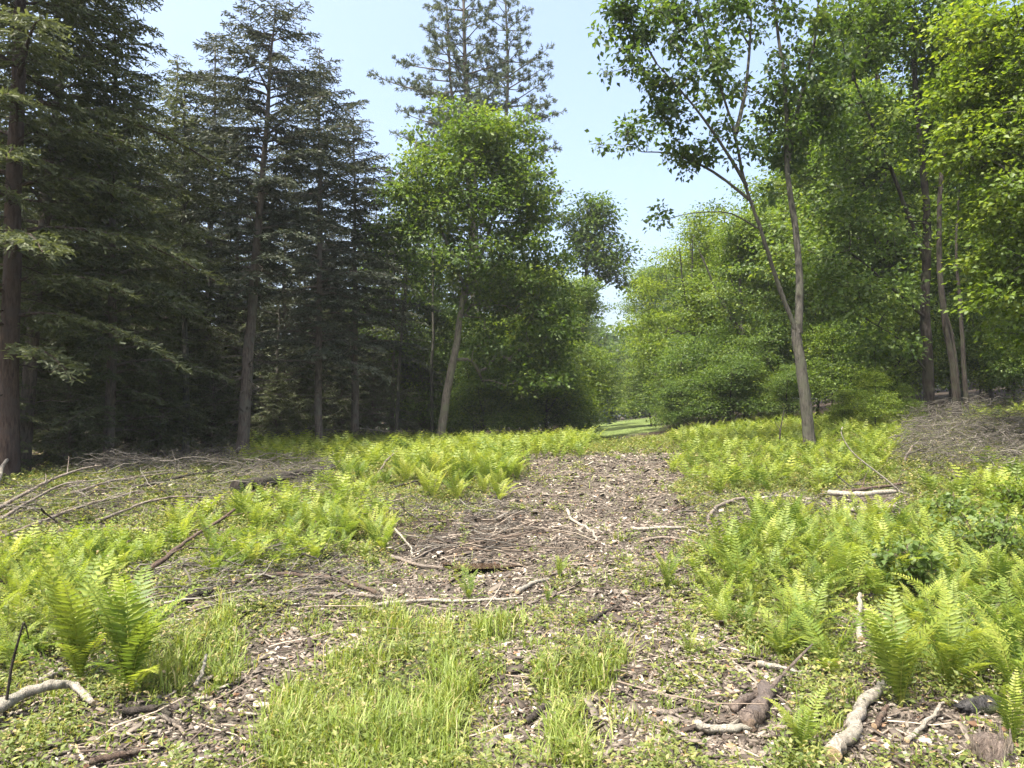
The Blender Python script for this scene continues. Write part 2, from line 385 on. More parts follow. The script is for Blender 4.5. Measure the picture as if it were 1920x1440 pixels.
# ------------------------------------------------------------------ broadleaf trees
def broadleaf(stems, blobs, ncl, leaves, leaf, spread, base, flat=.55, hole=0.0, twig_r=.006, sides=5, seed=1, jit=0.0, minr=.004, up=.25, droop=.3):
    """stems: list of (points, r0, r1) in world coords; blobs: (centre, radii(3), weight). Branches are grown from the
    stems to every leaf cluster; returns wood Geo and leaf Geo relative to base."""
    r_ = np.random.default_rng(seed)
    g = Geo(); lf = Geo()
    nodes = []; par = []; paths = []; srad = []
    for P, r0, r1 in stems:
        P = smoothline(np.asarray(P) - base, max(8, int(len(P) * 5)))
        P = P + np.cumsum(r_.normal(0, .006, P.shape), 0) * [1, 1, 0]
        rad = np.linspace(r0, r1, len(P)); 
        if P[0][2] < .5: rad[0] *= 1.45; rad[1] *= 1.12
        tube(g, P, rad, 10, .5, rough=.05)
        s0 = len(nodes)
        for k, q in enumerate(P):
            nodes.append(q); par.append(-1); srad.append(rad[k])
    wts = np.array([b[2] for b in blobs], float); vols = np.array([np.prod(b[1]) ** .6 for b in blobs]) * wts
    ch = r_.choice(len(blobs), ncl, p=vols / vols.sum())
    C = []
    for c in ch:
        b = blobs[c]
        v = nrm(r_.normal(size=3)); rad = r_.random() ** .42
        q = np.asarray(b[0]) - base + v * rad * np.asarray(b[1])
        if jit: q = q + r_.normal(0, jit, 3)
        if q[2] < .15: q[2] = .15 + r_.random() * .3
        C.append(q)
    C = np.array(C)
    S0 = np.array(nodes)
    dmin = np.min(np.linalg.norm(C[:, None] - S0[None], axis=-1), 1)
    order = np.argsort(dmin)
    maxn = len(nodes) + ncl * 8
    A = np.zeros((maxn, 3)); A[:len(nodes)] = S0; n = len(nodes)
    PR = -np.ones(maxn, int); CNT = np.zeros(maxn)
    segs = []
    ns = len(S0); hmin = S0[:, 2].max() * .12
    for ci in order:
        c = C[ci]
        d = c - A[:n]
        L = np.linalg.norm(d, axis=1)
        cost = L + .55 * np.maximum(0, A[:n, 2] - c[2] + .2 * L) + np.where(A[:n, 2] < hmin, 3, 0)
        k = int(np.argmin(cost)); a = A[k]; l = L[k]
        m_ = max(2, min(7, int(l / .35) + 1))
        t = np.linspace(0, 1, m_ + 1)[:, None]
        hor = (c - a) * [1, 1, 0]
        ctrl = a + (c - a) * .5 + np.array([0, 0, up * l * .5]) * (1 if l < 2.5 else .7) + r_.normal(0, .06 * l, 3)
        P = (1 - t) ** 2 * a + 2 * t * (1 - t) * ctrl + t ** 2 * c
        idx = [k]
        for q in P[1:]:
            A[n] = q; PR[n] = idx[-1]; idx.append(n); n += 1
        segs.append(idx)
        j = idx[-1]
        while j >= ns: CNT[j] += 1; j = PR[j]
    RD = twig_r * np.maximum(CNT, 1) ** .48
    for idx in segs:
        P = A[idx]; rad = RD[idx].copy(); rad[0] = min(rad[1] * 1.1, 9)
        rad[-1] *= .6
        tube(g, P, np.maximum(rad, minr), 5 if rad[1] > .02 else 3, .4, cap=False)
    ang_c = C - (S0.mean(0) + [0, 0, 1])
    tc_ = r_.normal(0, .16, len(C))
    nl = np.maximum(3, (leaves * r_.uniform(.5, 1.4, len(C))).astype(int))
    if hole: nl = np.where(r_.random(len(C)) < hole, 2, nl)
    rep = np.repeat(np.arange(len(C)), nl)
    off = r_.normal(0, 1, (len(rep), 3)) * [spread, spread, spread * flat]
    P = C[rep] + off
    N = nrm(np.array([0, 0, .9]) + .35 * nrm(ang_c[rep]) + r_.normal(0, .45, (len(rep), 3)))
    D = nrm(off * .8 / spread + r_.normal(0, .6, (len(rep), 3)) + np.array([0, 0, -droop]))
    sz = leaf * r_.uniform(.45, 1.4, len(rep))
    kites(lf, P, D, N, sz, sz * .36, np.clip(.45 + tc_[rep] + r_.normal(0, .13, len(rep)), 0, 1))
    # fine twigs inside each cluster
    tw = np.repeat(np.arange(len(C)), 3); o2 = r_.normal(0, 1, (len(tw), 3)) * [spread, spread, spread * flat]
    strips(g, C[tw], o2, np.broadcast_to([0, 0, 1.], o2.shape) + .01, np.linalg.norm(o2, axis=1) * 1.1, .007, .4)
    return g, lf

def tree_from(name, base, g, lf, bark, leafm, label, cat='tree', group=None, crown='crown', trunk='trunk', **kw):
    root = add(name, None, loc=base, label=label, category=cat)
    if group: root['group'] = group
    add(trunk, g.mesh(trunk, bark, smooth=True), root)
    add(crown, lf.mesh(crown, leafm), root)
    return root

def copy_thing(root, loc, rz, scale, label, group=None):
    r = root.copy(); col.objects.link(r)
    r.location = [float(v) for v in loc]; r.rotation_euler = (0, 0, rz)
    r.scale = (scale, scale, scale) if np.isscalar(scale) else scale
    r['label'] = label
    if group: r['group'] = group
    elif 'group' in r: del r['group']
    for ch in root.children:
        c = ch.copy(); col.objects.link(c); c.parent = r
    return r

def blobpx(lst, dist):
    """(px,py,rx,ry,depth radius m,depth offset m,weight) in photo pixels at distance dist -> world blobs"""
    out = []
    for (px, py, rx, ry, rd, dd, wt) in lst:
        k = (dist + dd) / F
        out.append((pw(px, py, dist + dd), (rx * k, rd, ry * k), wt))
    return out

def gnd(px, dist):
    x = (px - 960) / F * dist
    return np.array([x, dist, float(H(x, dist))])

# --- centre maple (leaning pale trunk) ---
d = 24.0
b = gnd(823, d)
stems = [([b - [0, 0, .15], pw(838, 730, d), pw(856, 640, d), pw(868, 560, d), pw(884, 480, d), pw(880, 360, d), pw(866, 260, d)], .15, .03),
         ([pw(866, 575, d), pw(905, 470, d + .3), pw(930, 380, d + .5), pw(945, 300, d + .4)], .07, .02),
         ([pw(872, 540, d), pw(830, 440, d - .4), pw(800, 360, d - .5)], .06, .02)]
bl = blobpx([(865, 260, 95, 68, 1.6, 0, 1.2), (940, 270, 75, 60, 1.5, .4, 1), (800, 330, 70, 60, 1.3, -.3, 1), (880, 370, 140, 90, 2.0, 0, 1.2), (985, 360, 70, 80, 1.5, .5, 1),
             (760, 400, 60, 55, 1.2, -.6, .8), (730, 440, 45, 28, .8, -.9, 1.1), (850, 480, 120, 80, 1.8, -.2, .9), (1000, 480, 80, 100, 1.6, .4, 1),
             (940, 560, 100, 70, 1.5, .5, 1), (1030, 600, 60, 80, 1.3, .8, 1.2), (780, 530, 60, 50, 1.0, -.4, .35), (1010, 690, 70, 60, 1.3, .6, 1.1), (940, 670, 60, 70, 1.2, .5, .7)], d)
g, lf = broadleaf(stems, bl, 760, 62, .13, .22, b, seed=3)
tree_from('maple_tree', b, g, lf, B_lichen, M_maple, 'full round-topped maple with pale leaning trunk behind the middle of the fern bank')

# --- forked oak on the right ---
d = 15.5
b = at(1521, 846)
d = b[1]
q = lambda px, py, dd=0: pw(px, py, d + dd)
stems = [([b - [0, 0, .15], q(1512, 760), q(1505, 690), q(1497, 610)], .13, .098),
         ([q(1497, 625), q(1500, 520, .1), q(1492, 420, .2), q(1478, 300, .3), q(1478, 180, .4), q(1462, 60, .5), q(1450, -60, .5)], .088, .02),
         ([q(1500, 640), q(1462, 540, -.1), q(1432, 450, -.3), q(1400, 350, -.4), q(1380, 250, -.5), q(1340, 120, -.6), q(1310, 0, -.7)], .052, .015),
         ([q(1400, 350, -.4), q(1350, 270, -.7), q(1290, 190, -1.0), q(1230, 120, -1.2)], .04, .012),
         ([q(1412, 380, -.35), q(1330, 320, -.1), q(1260, 290, .2), q(1200, 285, .4)], .035, .010),
         ([q(1425, 430, -.3), q(1370, 400, -.3), (q(1300, 400, -.25)), q(1240, 415, -.2)], .018, .006),
         ([q(1478, 300, .3), q(1500, 200, .7), q(1530, 90, .9), q(1545, -30, 1.0)], .055, .02),
         ([q(1380, 250, -.5), q(1400, 150, 0), q(1410, 40, .3)], .05, .02)]
bl = blobpx([(1160, 10, 45, 35, .5, -1.2, .9), (1140, 70, 35, 28, .5, -1.3, .5), (1200, 45, 60, 50, .6, -1.2, .9), (1150, 130, 22, 14, .3, -1.2, .8), (1185, 115, 30, 30, .4, -1.1, .5), (1210, 150, 40, 30, .5, -1, .6),
             (1135, 275, 22, 16, .3, .5, 1.0), (1190, 285, 32, 22, .4, .4, .7), (1175, 245, 26, 22, .3, .3, .6), (1225, 240, 45, 32, .5, .2, .9), (1290, 290, 45, 35, .6, 0, .8),
             (1300, 120, 90, 80, 1.0, -.7, 1.1), (1270, 200, 60, 40, .8, -.8, .8), (1300, 20, 100, 60, 1.1, -.6, 1.1), (1420, 40, 110, 80, 1.3, .2, .8), (1400, 170, 90, 60, 1.2, .1, .6),
             (1360, 270, 70, 45, 1.0, -.3, .7), (1490, 200, 70, 60, 1.1, .5, 1.2), (1480, 270, 60, 40, 1.0, .3, 1.1), (1540, 100, 70, 100, 1.2, .8, 1), (1560, 220, 50, 50, 1.0, .7, .7),
             (1230, 410, 30, 26, .35, -.2, .35), (1320, 405, 40, 20, .4, -.25, .4), (1470, 360, 60, 35, .8, 0, .5), (1450, -90, 180, 80, 1.8, 0, .8)], d)
g, lf = broadleaf(stems, bl, 420, 40, .12, .11, b, flat=.85, seed=7, hole=.1, twig_r=.005, droop=.5)
tree_from('oak_tree', b, g, lf, B_grey, M_oak, 'forked tree with sparse leaves standing alone in the ferns right of the gap')

# --- dark multi-stemmed maple on the right ---
d = 19.0
b = gnd(1742, d)
q = lambda px, py, dd=0: pw(px, py, d + dd)
stems = [([b - [0, 0, .2], q(1740, 680), q(1735, 560), q(1738, 420), q(1725, 260), q(1712, 100), q(1700, -40)], .15, .04),
         ([q(1738, 500), q(1690, 370, -.3), q(1640, 250, -.5), q(1600, 150, -.6)], .065, .02),
         ([q(1738, 600), q(1650, 520, -.5), q(1590, 470, -.7)], .045, .012), ([q(1740, 700), q(1690, 640, -.5), q(1630, 600, -.8)], .035, .01),
         ([q(1725, 260), q(1760, 200, .3), q(1790, 100, .5)], .06, .02), ([q(1736, 420), q(1650, 400, .5), q(1560, 410, .6), q(1530, 430, .6)], .03, .01)]
bl = blobpx([(1600, 60, 90, 90, 1.3, -.5, 1), (1690, 40, 100, 100, 1.6, .2, 1), (1610, 260, 90, 80, 1.2, -.5, .9), (1580, 400, 90, 50, 1.1, .3, .8), (1640, 440, 80, 50, 1.1, -.5, .8),
             (1620, 560, 90, 45, 1.1, -.8, .9), (1650, 650, 70, 35, 1.0, -.8, .9), (1770, 90, 70, 110, 1.2, .5, .9), (1720, 250, 80, 90, 1.3, .5, .7), (1700, 400, 60, 60, 1.0, .6, .4), (1560, 500, 50, 40, .8, -.3, .7)], d)
g, lf = broadleaf(stems, bl, 560, 50, .11, .19, b, seed=12)
tree_from('maple_tree', b, g, lf, B_dark, M_maple, 'dark straight-trunked maple with low drooping twigs, right of the forked tree')

d = 18.6
b = gnd(1792, d)
q = lambda px, py, dd=0: pw(px, py, d + dd)
stems = [([b - [0, 0, .2], q(1786, 690), q(1768, 600), q(1757, 480), q(1760, 330), q(1780, 180), q(1790, 20)], .10, .03),
         ([gnd(1812, d) - [0, 0, .2], q(1808, 680), q(1800, 570), q(1790, 450), q(1800, 300)], .065, .02),
         ([gnd(1800, d - .2) - [0, 0, .2], q(1798, 720, -.2), q(1790, 640, -.2), q(1770, 560, -.2)], .045, .02)]
bl = blobpx([(1790, 150, 60, 110, 1.0, .3, 1), (1810, 330, 50, 90, .9, .4, .8), (1830, 470, 60, 60, .9, .4, .8), (1800, 20, 80, 80, 1.1, 0, 1)], d)
g, lf = broadleaf(stems, bl, 200, 50, .11, .19, b, seed=13)
tree_from('maple_tree', b, g, lf, B_dark, M_maple, 'clump of thin leaning stems close beside the dark straight-trunked maple')

# --- bright maple filling the right edge ---
d = 13.5
b = gnd(2120, d)
q = lambda px, py, dd=0: pw(px, py, d + dd)
stems = [([b - [0, 0, .2], q(2110, 600), q(2080, 400), q(2070, 200), q(2060, 0)], .17, .05),
         ([q(2100, 520), q(2000, 400, -.4), q(1920, 330, -.5)], .05, .015), ([q(2080, 400), q(1980, 250, .2), q(1880, 150, .3)], .05, .015), ([q(2108, 620), q(2000, 560, .3), q(1900, 530, .3)], .04, .012)]
bl = blobpx([(1850, 60, 85, 80, 1.0, .2, 1), (1840, 170, 80, 80, 1.0, .2, 1), (1850, 270, 80, 60, 1.0, 0, 1), (1890, 380, 70, 70, 1.0, -.3, 1), (1960, 200, 120, 180, 1.5, 0, .9),
             (1900, 500, 80, 50, 1.0, .2, 1), (1860, 560, 60, 35, .8, .3, .6), (1930, 620, 60, 50, .9, 0, .8), (2000, 450, 100, 120, 1.5, 0, .6)], d)
g, lf = broadleaf(stems, bl, 520, 60, .10, .19, b, seed=21, flat=.4)
tree_from('maple_tree', b, g, lf, B_grey, M_bright, 'bright yellow-green maple boughs reaching in from the right edge')

# --- sparse small tree by the gap ---
d = 42.0
b = gnd(1085, d)
q = lambda px, py, dd=0: pw(px, py, d + dd)
stems = [([b - [0, 0, .2], q(1090, 640), q(1100, 520), q(1105, 400)], .2, .05), ([q(1098, 560), q(1140, 530), q(1180, 500)], .06, .02)]
bl = blobpx([(1105, 415, 52, 50, 1.4, 0, 1), (1115, 480, 50, 45, 1.4, 0, .8), (1150, 500, 40, 22, 1.0, 0, .5), (1180, 470, 28, 22, .8, 0, .4), (1085, 560, 30, 40, 1.2, 0, .8), (1170, 530, 32, 14, .8, 0, .4)], d)
g, lf = broadleaf(stems, bl, 230, 42, .20, .30, b, seed=31)
tree_from('slender_tree', b, g, lf, B_grey, M_maple, 'small round-headed tree with sky showing through it, left of the gap')

# --- prototypes for the woods behind ---
def generic(h, wd, seed, leafm, bark, label, ncl=430, leaves=64, leaf=.13, low=.25, name='maple_tree', group=None):
    r_ = np.random.default_rng(seed)
    b = np.zeros(3)
    top = np.array([r_.normal(0, .3), r_.normal(0, .3), h * .93])
    mid = top * [.5, .5, .5] + [r_.normal(0, .2), r_.normal(0, .2), 0]
    stems = [([[0, 0, -.2], mid, top], h * .012, h * .003)]
    for k in range(3):
        z0 = h * r_.uniform(.3, .5); a = r_.uniform(0, 6.28)
        stems.append(([[mid[0] * z0 / mid[2], mid[1] * z0 / mid[2], z0], [wd * .2 * math.cos(a), wd * .2 * math.sin(a), z0 + h * .18], [wd * .33 * math.cos(a), wd * .33 * math.sin(a), z0 + h * .36]], h * .006, h * .002))
    bl = []
    for k in range(13):
        f = r_.uniform(low, .92); rad = wd * .5 * math.sin(min(1, (1 - f) * 1.15 + .15) * math.pi * .5) * r_.uniform(.4, .85)
        a = r_.uniform(0, 6.28); br = wd * r_.uniform(.11, .22)
        bl.append((np.array([rad * math.cos(a), rad * math.sin(a), h * f]), (br, br, br * .75), 1))
    bl.append((np.array([0, 0, h * .6]), (wd * .34, wd * .34, h * .32), .3))
    g, lf = broadleaf(stems, bl, ncl, leaves, leaf, .33, b, seed=seed, jit=.2, flat=.32)
    return tree_from(name, b, g, lf, bark, leafm, label, group=group)

def put_tree(proto, first, px, dist, ytop, h0, label, group=None, rz=None, wscale=1.0):
    b = gnd(px, dist)
    h = pw(px, ytop, dist)[2] - b[2]
    s = h / h0
    rz = random.uniform(0, 6.28) if rz is None else rz
    if first.get(id(proto)) is None and False: pass
    o = copy_thing(proto, b, rz, (s * wscale, s * wscale, s), label, group)
    return o

def drop(proto):
    for c in list(proto.children): bpy.data.objects.remove(c, do_unlink=True)
    bpy.data.objects.remove(proto, do_unlink=True)

first = {}
mA = generic(12, 7.5, 41, M_maple, B_grey, 'maple')
mB = generic(12, 7.0, 42, M_oak, B_dark, 'oak')
mC = generic(12, 8.0, 43, M_bright, B_grey, 'bright')
mD = generic(5, 5.0, 44, M_maple, B_dark, 'bushy', ncl=240, leaf=.11, low=.16, name='young_tree')
mE = generic(5, 4.5, 45, M_bright, B_dark, 'bushy bright', ncl=220, leaf=.11, low=.08, name='young_tree')

RB = 'trees of the right-hand wood'
for px, dist, yt, pr, lab in [
    (1300, 33, 395, mC, 'light green round tree behind the forked tree, nearest the gap'),
    (1250, 54, 470, mA, 'soft green tree at the right side of the gap'),
    (1400, 28, 370, mA, 'mid green tree directly behind the left stem of the forked tree'),
    (1480, 31, 300, mC, 'yellow-green tree directly behind the forked trunk'),
    (1590, 27, 120, mA, 'tall green maple between the forked trunk and the dark straight trunk'),
    (1680, 29, -40, mB, 'tall dark tree whose crown fills the top behind the dark straight trunk'),
    (1800, 26, 150, mA, 'broad maple behind the clump of thin stems'),
    (1900, 24, 60, mC, 'tall maple behind the bright boughs of the right edge')]:
    put_tree(pr, first, px, dist, yt, 12, lab)
for k, (px, dist, yt, pr) in enumerate([(1260, 44, 480, mB), (1370, 40, 360, mB), (1480, 42, 330, mA), (1600, 38, 200, mB), (1720, 38, 120, mA), (1850, 36, 80, mB), (1960, 30, 60, mA), (2080, 26, 0, mB), (1330, 55, 430, mA), (1440, 56, 350, mB), (1560, 52, 260, mA), (1690, 50, 180, mB), (1830, 50, 150, mA), (2000, 44, 120, mB), (2150, 36, 60, mA)]):
    put_tree(pr, first, px, dist, yt, 12, 'leafy tree standing deep in the right-hand wood', RB)
URL = {(1275, 30): 'dark bushy young tree at the left foot of the right-hand wood', (1330, 27): 'dark bushy young tree second from the gap under the right-hand wood',
       (1400, 25.5): 'shaded bushy young tree midway between the gap and the forked trunk', (1455, 26): 'shaded bushy young tree just left of the forked trunk',
       (1560, 23.5): 'yellow-green bushy young tree just right of the forked trunk', (1620, 24): 'green bushy young tree midway between the forked trunk and the dark straight trunk',
       (1690, 23): 'yellow-green bushy young tree just left of the dark straight trunk', (1840, 22): 'green bushy young tree just right of the clump of thin stems',
       (1900, 21): 'yellow-green bushy young tree under the bright boughs at the right edge', (1960, 19): 'bushy young tree cut by the right edge',
       (1530, 27): 'bushy young tree seen right behind the fork of the forked trunk', (1365, 33): 'pale bushy young tree behind the shaded ones left of the forked trunk',
       (1265, 37): 'bushy young tree low at the right side of the gap', (1780, 25): 'bushy young tree behind the clump of thin stems',
       (1860, 28): 'pale bushy young tree behind the one right of the thin stems'}
UR = 'bushy young trees under the right-hand wood'
for px, dist, yt, pr in [(1275, 30, 640, mD), (1330, 27, 620, mD), (1400, 25.5, 640, mD), (1455, 26, 600, mD), (1560, 23.5, 620, mE), (1620, 24, 600, mD), (1690, 23, 560, mE), (1840, 22, 560, mD), (1900, 21, 600, mE), (1960, 19, 560, mD),
                         (1530, 27, 540, mD), (1365, 33, 560, mE), (1265, 37, 600, mD), (1780, 25, 520, mD), (1860, 28, 500, mE)]:
    put_tree(pr, first, px, dist, yt, 5, URL[(px, dist)], UR)

# centre understory and the gap
put_tree(mB, first, 985, 30, 420, 12, 'dark tree filling in behind the right half of the round-topped maple')
put_tree(mA, first, 1050, 34, 480, 12, 'green tree at the left side of the gap, under the small round-headed tree')
put_tree(mB, first, 760, 29, 380, 12, 'dark tree behind the left half of the round-topped maple')
put_tree(mE, first, 1108, 52, 660, 5, 'pale green bushy tree low in the gap')
put_tree(mD, first, 1222, 44, 690, 5, 'dark bush at the right foot of the gap')
CUL = {(900, 27.5): 'bushy young tree just right of the pale leaning maple trunk', (1065, 31): 'bushy young tree at the left foot of the gap', (1020, 28): 'bushy young tree under the right half of the round-topped maple',
       (780, 28): 'bushy young tree just left of the pale leaning maple trunk'}
CU = 'bushy young trees behind the fern bank'
for px, dist, yt in [(900, 27.5, 640), (1020, 28, 590), (1065, 33, 640), (960, 31, 600), (850, 33, 600), (780, 28, 660)]:
    put_tree(mE if px in (1020, 960, 1065) else mD, first, px, dist, yt, 5, CUL.get((px, dist), 'bushy young tree in deep shade behind the fern bank'), CU)
FG = 'far trees beyond the little meadow'
for px, dist, yt, pr in [(1080, 72, 560, mA), (1128, 95, 640, mB), (1180, 92, 625, mA), (1230, 70, 560, mC), (1020, 70, 500, mB), (1290, 68, 500, mA), (960, 66, 480, mA), (1090, 84, 700, mE), (1150, 90, 720, mE), (1205, 84, 700, mE), (1155, 98, 640, mC), (1105, 96, 620, mA)]:
    put_tree(pr, first, px, dist, yt, 5 if pr in (mD, mE) else 12, 'far tree beyond the small meadow seen through the gap', FG)
# low shrubs closing the foot of the woods
FS = 'low shrubs along the foot of the woods'
for px, dist, yt, lab in [(905, 26, 730, 'low shrub just right of the pale leaning maple trunk'), (960, 26.5, 700, 'low shrub behind the middle of the fern bank'), (1030, 27.5, 700, 'low shrub behind the right end of the fern bank'),
                          (1070, 29, 725, 'low shrub at the left foot of the gap'), (1265, 26.5, 715, 'low shrub at the right foot of the gap'), (1315, 25.5, 700, 'low shrub second from the right foot of the gap'),
                          (1370, 25, 700, 'low shrub midway between the gap and the forked trunk'), (1425, 24.5, 690, 'low shrub a little left of the forked trunk'), (1475, 24, 690, 'low shrub directly left of the forked trunk'), (850, 27, 735, 'low shrub directly left of the pale leaning maple trunk')]:
    put_tree(mD if int(px) % 3 else mE, first, px, dist + random.uniform(-.6, .6), yt - random.uniform(-14, 34), 5, lab, FS, wscale=random.uniform(1.0, 1.35))
# shrub at the feet of the right maples
sh = put_tree(mE, first, 1640, 17.5, 700, 5, 'low leafy bush between the forked trunk and the dark straight trunk')
put_tree(mE, first, 1580, 18.2, 735, 5, 'smaller leafy bush just right of the forked trunk')
put_tree(mE, first, 1700, 18.0, 725, 5, 'small leafy bush at the foot of the dark straight trunk')

# ------------------------------------------------------------------ conifers
def conifer(h, Lmax, seed, leafm, bark, kind='hemlock', crown0=.12, dens=1.0, lean=(0, 0), r0=None, dead=12, bare=0.0, name='hemlock_tree', label='', slip=.12, width=.034, profile=None):
    r_ = np.random.default_rng(seed)
    g = Geo(); lf = Geo()
    r0 = r0 or h * .0095
    tz = np.linspace(-.2, h, 18)
    wob = np.cumsum(r_.normal(0, .015, (18, 2)), 0)
    tr = np.stack([lean[0] * (tz / h) + wob[:, 0], lean[1] * (tz / h) + wob[:, 1], tz], -1)
    rad = r0 * (1 - np.clip(tz, 0, h) / h) ** .85 + .008
    rad[0] *= 1.2
    tube(g, tr, rad, 10, .5, rough=.04)
    slip *= 1.2; width *= 1.0
    def axis(z): return np.array([np.interp(z, tz, tr[:, 0]), np.interp(z, tz, tr[:, 1]), z])
    z = h * crown0
    az = r_.uniform(0, 6.28)
    while z < h * .985:
        f = (z / h - crown0) / (1 - crown0)
        Lb = Lmax * ((1 - f) ** .8 * .93 + .07) * min(1, .55 + f * 2.5)
        if profile: Lb = Lmax * np.interp(f, *profile)
        Lb *= r_.uniform(.45, 1.25)
        az += 2.4 + r_.normal(0, .4)
        z += (.075 + .07 * (1 - f)) * r_.uniform(.6, 1.4) / dens * h / 14
        if r_.random() < bare: continue
        Lb = max(Lb, .12)
        rise = (.25 + .5 * f) if kind != 'spruce' else (.10 + .6 * f)
        droop = (.45 - .25 * f) if kind != 'spruce' else (.35 - .25 * f)
        hd = np.array([math.cos(az), math.sin(az), 0.]); sd_ = np.array([-hd[1], hd[0], 0])
        m_ = 7; s = np.linspace(0, 1, m_)[:, None]
        P = axis(z) + hd * Lb * s + np.array([0, 0, 1.]) * Lb * (rise * s - (rise * .2 + droop) * s ** 2 + r_.normal(0, .10) * s) + sd_ * Lb * .10 * r_.normal() * s ** 2
        rb = .010 + .012 * Lb
        tube(g, P, rb * (1 - s[:, 0] * .85), 4, .4, cap=False)
        nb = max(3, int(Lb / .11))
        ss_ = np.repeat(np.linspace(.12, 1, nb), 2) + r_.normal(0, .01, nb * 2); ss_ = np.clip(ss_, .08, 1)
        side = np.tile([1., -1.], nb)
        base = np.stack([np.interp(ss_, s[:, 0], P[:, k]) for k in range(3)], -1)
        bl = (.34 * Lb * (1 - ss_) ** .7 + .16) * r_.uniform(.6, 1.2, len(ss_)); bl = np.minimum(bl, .75)
        dv = hd * .75 + sd_ * side[:, None] * .8 + np.array([0, 0, -.12]) + r_.normal(0, .12, (len(ss_), 3)); dv = nrm(dv)
        # needle slips along each branchlet
        k = max(3, int(np.ceil(bl.max() / .075)))
        u = (np.arange(k) + .5)[None] * .075
        ok = (u < bl[:, None])
        ii, jj = np.nonzero(ok); uu = u[0, jj]
        ctr = base[ii] + dv[ii] * uu[:, None] + np.array([0, 0, -.35]) * (uu[:, None] ** 2)
        for sg in (1, -1):
            sdv = nrm(np.cross(dv[ii], [0, 0, 1.])) * sg
            D = nrm(dv[ii] * .7 + sdv * .6 + r_.normal(0, .3, (len(ii), 3)) + [0, 0, -.22])
            N = np.array([0, 0, .7]) + r_.normal(0, .75, (len(ii), 3))
            sl = slip * r_.uniform(.6, 1.3, len(ii)) * (1 - .4 * uu / np.maximum(bl[ii], .01))
            strips(lf, ctr + r_.normal(0, .01, ctr.shape), D, N, sl, width * r_.uniform(.6, 1.3, len(ii)), np.clip(.32 + .35 * uu / np.maximum(bl[ii], .05) * r_.random(len(ii)) + r_.normal(0, .12, len(ii)), 0, 1))
        strips(g, base, dv + [0, 0, -.1], np.array([0, 0, 1.]) + dv * .01, bl, .012, .35)
    for k in range(int(dead * 1.8)):
        z = h * r_.uniform(.05, .45); az2 = r_.uniform(0, 6.28); Lb = r_.uniform(.4, Lmax * .55)
        hd = np.array([math.cos(az2), math.sin(az2), 0.]); s = np.linspace(0, 1, 5)[:, None]
        P = axis(z) + hd * Lb * s + np.array([0, 0, 1.]) * Lb * (r_.uniform(-.3, .35) * s - .15 * s ** 2) + r_.normal(0, .03, (5, 3)) * s
        tube(g, P, .014 * (1 - s[:, 0] * .8) + .002, 3, .7, cap=False)
        for _ in range(3):
            i_ = r_.integers(1, 4); s3 = np.linspace(0, 1, 3)[:, None]
            tube(g, P[i_] + s3 * (nrm(hd + r_.normal(0, .6, 3)) * Lb * .3), np.array([.006, .004, .002]), 3, .7, cap=False)
    root = add(name, None, loc=(0, 0, 0), label=label, category='tree')
    add('trunk', g.mesh('trunk', bark, smooth=True), root)
    add('crown', lf.mesh('crown', leafm), root)
    return root

hA = conifer(14, 3.3, 51, M_hem, B_hem, dens=.9, crown0=.05)
hB = conifer(14, 2.9, 52, M_hem, B_hem, dens=.9, crown0=.12)
hC = conifer(14, 2.8, 53, M_spruce, B_hem, kind='spruce', dens=.9, crown0=.25, dead=30)
hD = conifer(4.5, 1.9, 54, M_hem, B_hem, dens=1.2, crown0=.08, dead=4, slip=.10, width=.028, name='young_hemlock')

def hero(proto_args, px, dist, ytop, label, **kw):
    b = gnd(px, dist); h = pw(px, ytop, dist)[2] - b[2]
    o = conifer(h, label=label, **kw); o.location = b
    return o

# leftmost trees
b = gnd(22, 13.0)
o = conifer(17, 3.6, 61, M_hem, B_hemred, crown0=.12, lean=(-.3, 0), r0=.165, dead=16, label='thick red-brown hemlock trunk cut by the left edge'); o.location = b
b = gnd(48, 15.2)
o = conifer(13.5, 3.1, 62, M_hem, B_hem, crown0=.20, lean=(.9, 0), r0=.14, dead=14, dens=1.2, label='hemlock leaning right with a dense dark top, just right of the thick trunk'); o.location = b
b = gnd(207, 16.2)
o = conifer(10.5, 2.8, 63, M_hem, B_hem, crown0=.10, lean=(-.35, 0), r0=.11, dead=10, label='slim hemlock with low drooping boughs at the left forest edge'); o.location = b
b = gnd(352, 19.0)
o = conifer(10.0, 2.0, 64, M_hem, B_grey, crown0=.36, lean=(-.25, 0), r0=.085, dead=12, label='thin pale-stemmed hemlock between the slim hemlock and the tall straight one'); o.location = b
b = gnd(456, 19.2); ht = pw(500, 2, 19.2)[2] - b[2]
o = conifer(ht, 2.3, 65, M_spruce, B_hem, kind='spruce', crown0=.33, lean=(.62, 0), r0=.15, dead=34, dens=1.0, bare=.12, label='tall spired spruce with a long bare trunk standing against the sky',
            profile=([0, .2, .45, .7, .82, .9, 1], [.5, .9, 1, .75, .62, .38, .07])); o.location = b
b = gnd(600, 21.5); ht = pw(590, 95, 21.5)[2] - b[2]
o = conifer(ht, 3.1, 66, M_spruce, B_hem, kind='spruce', crown0=.18, lean=(-.2, 0), dead=30, dens=1.05, bare=.08, label='broad dark spruce right of the tall spired one'); o.location = b
b = gnd(668, 23.5); ht = pw(655, 215, 23.5)[2] - b[2]
o = conifer(ht, 2.6, 67, M_spruce, B_hem, kind='spruce', crown0=.25, lean=(-.2, 0), dead=26, dens=1.1, label='narrow dark spruce at the right end of the conifers'); o.location = b
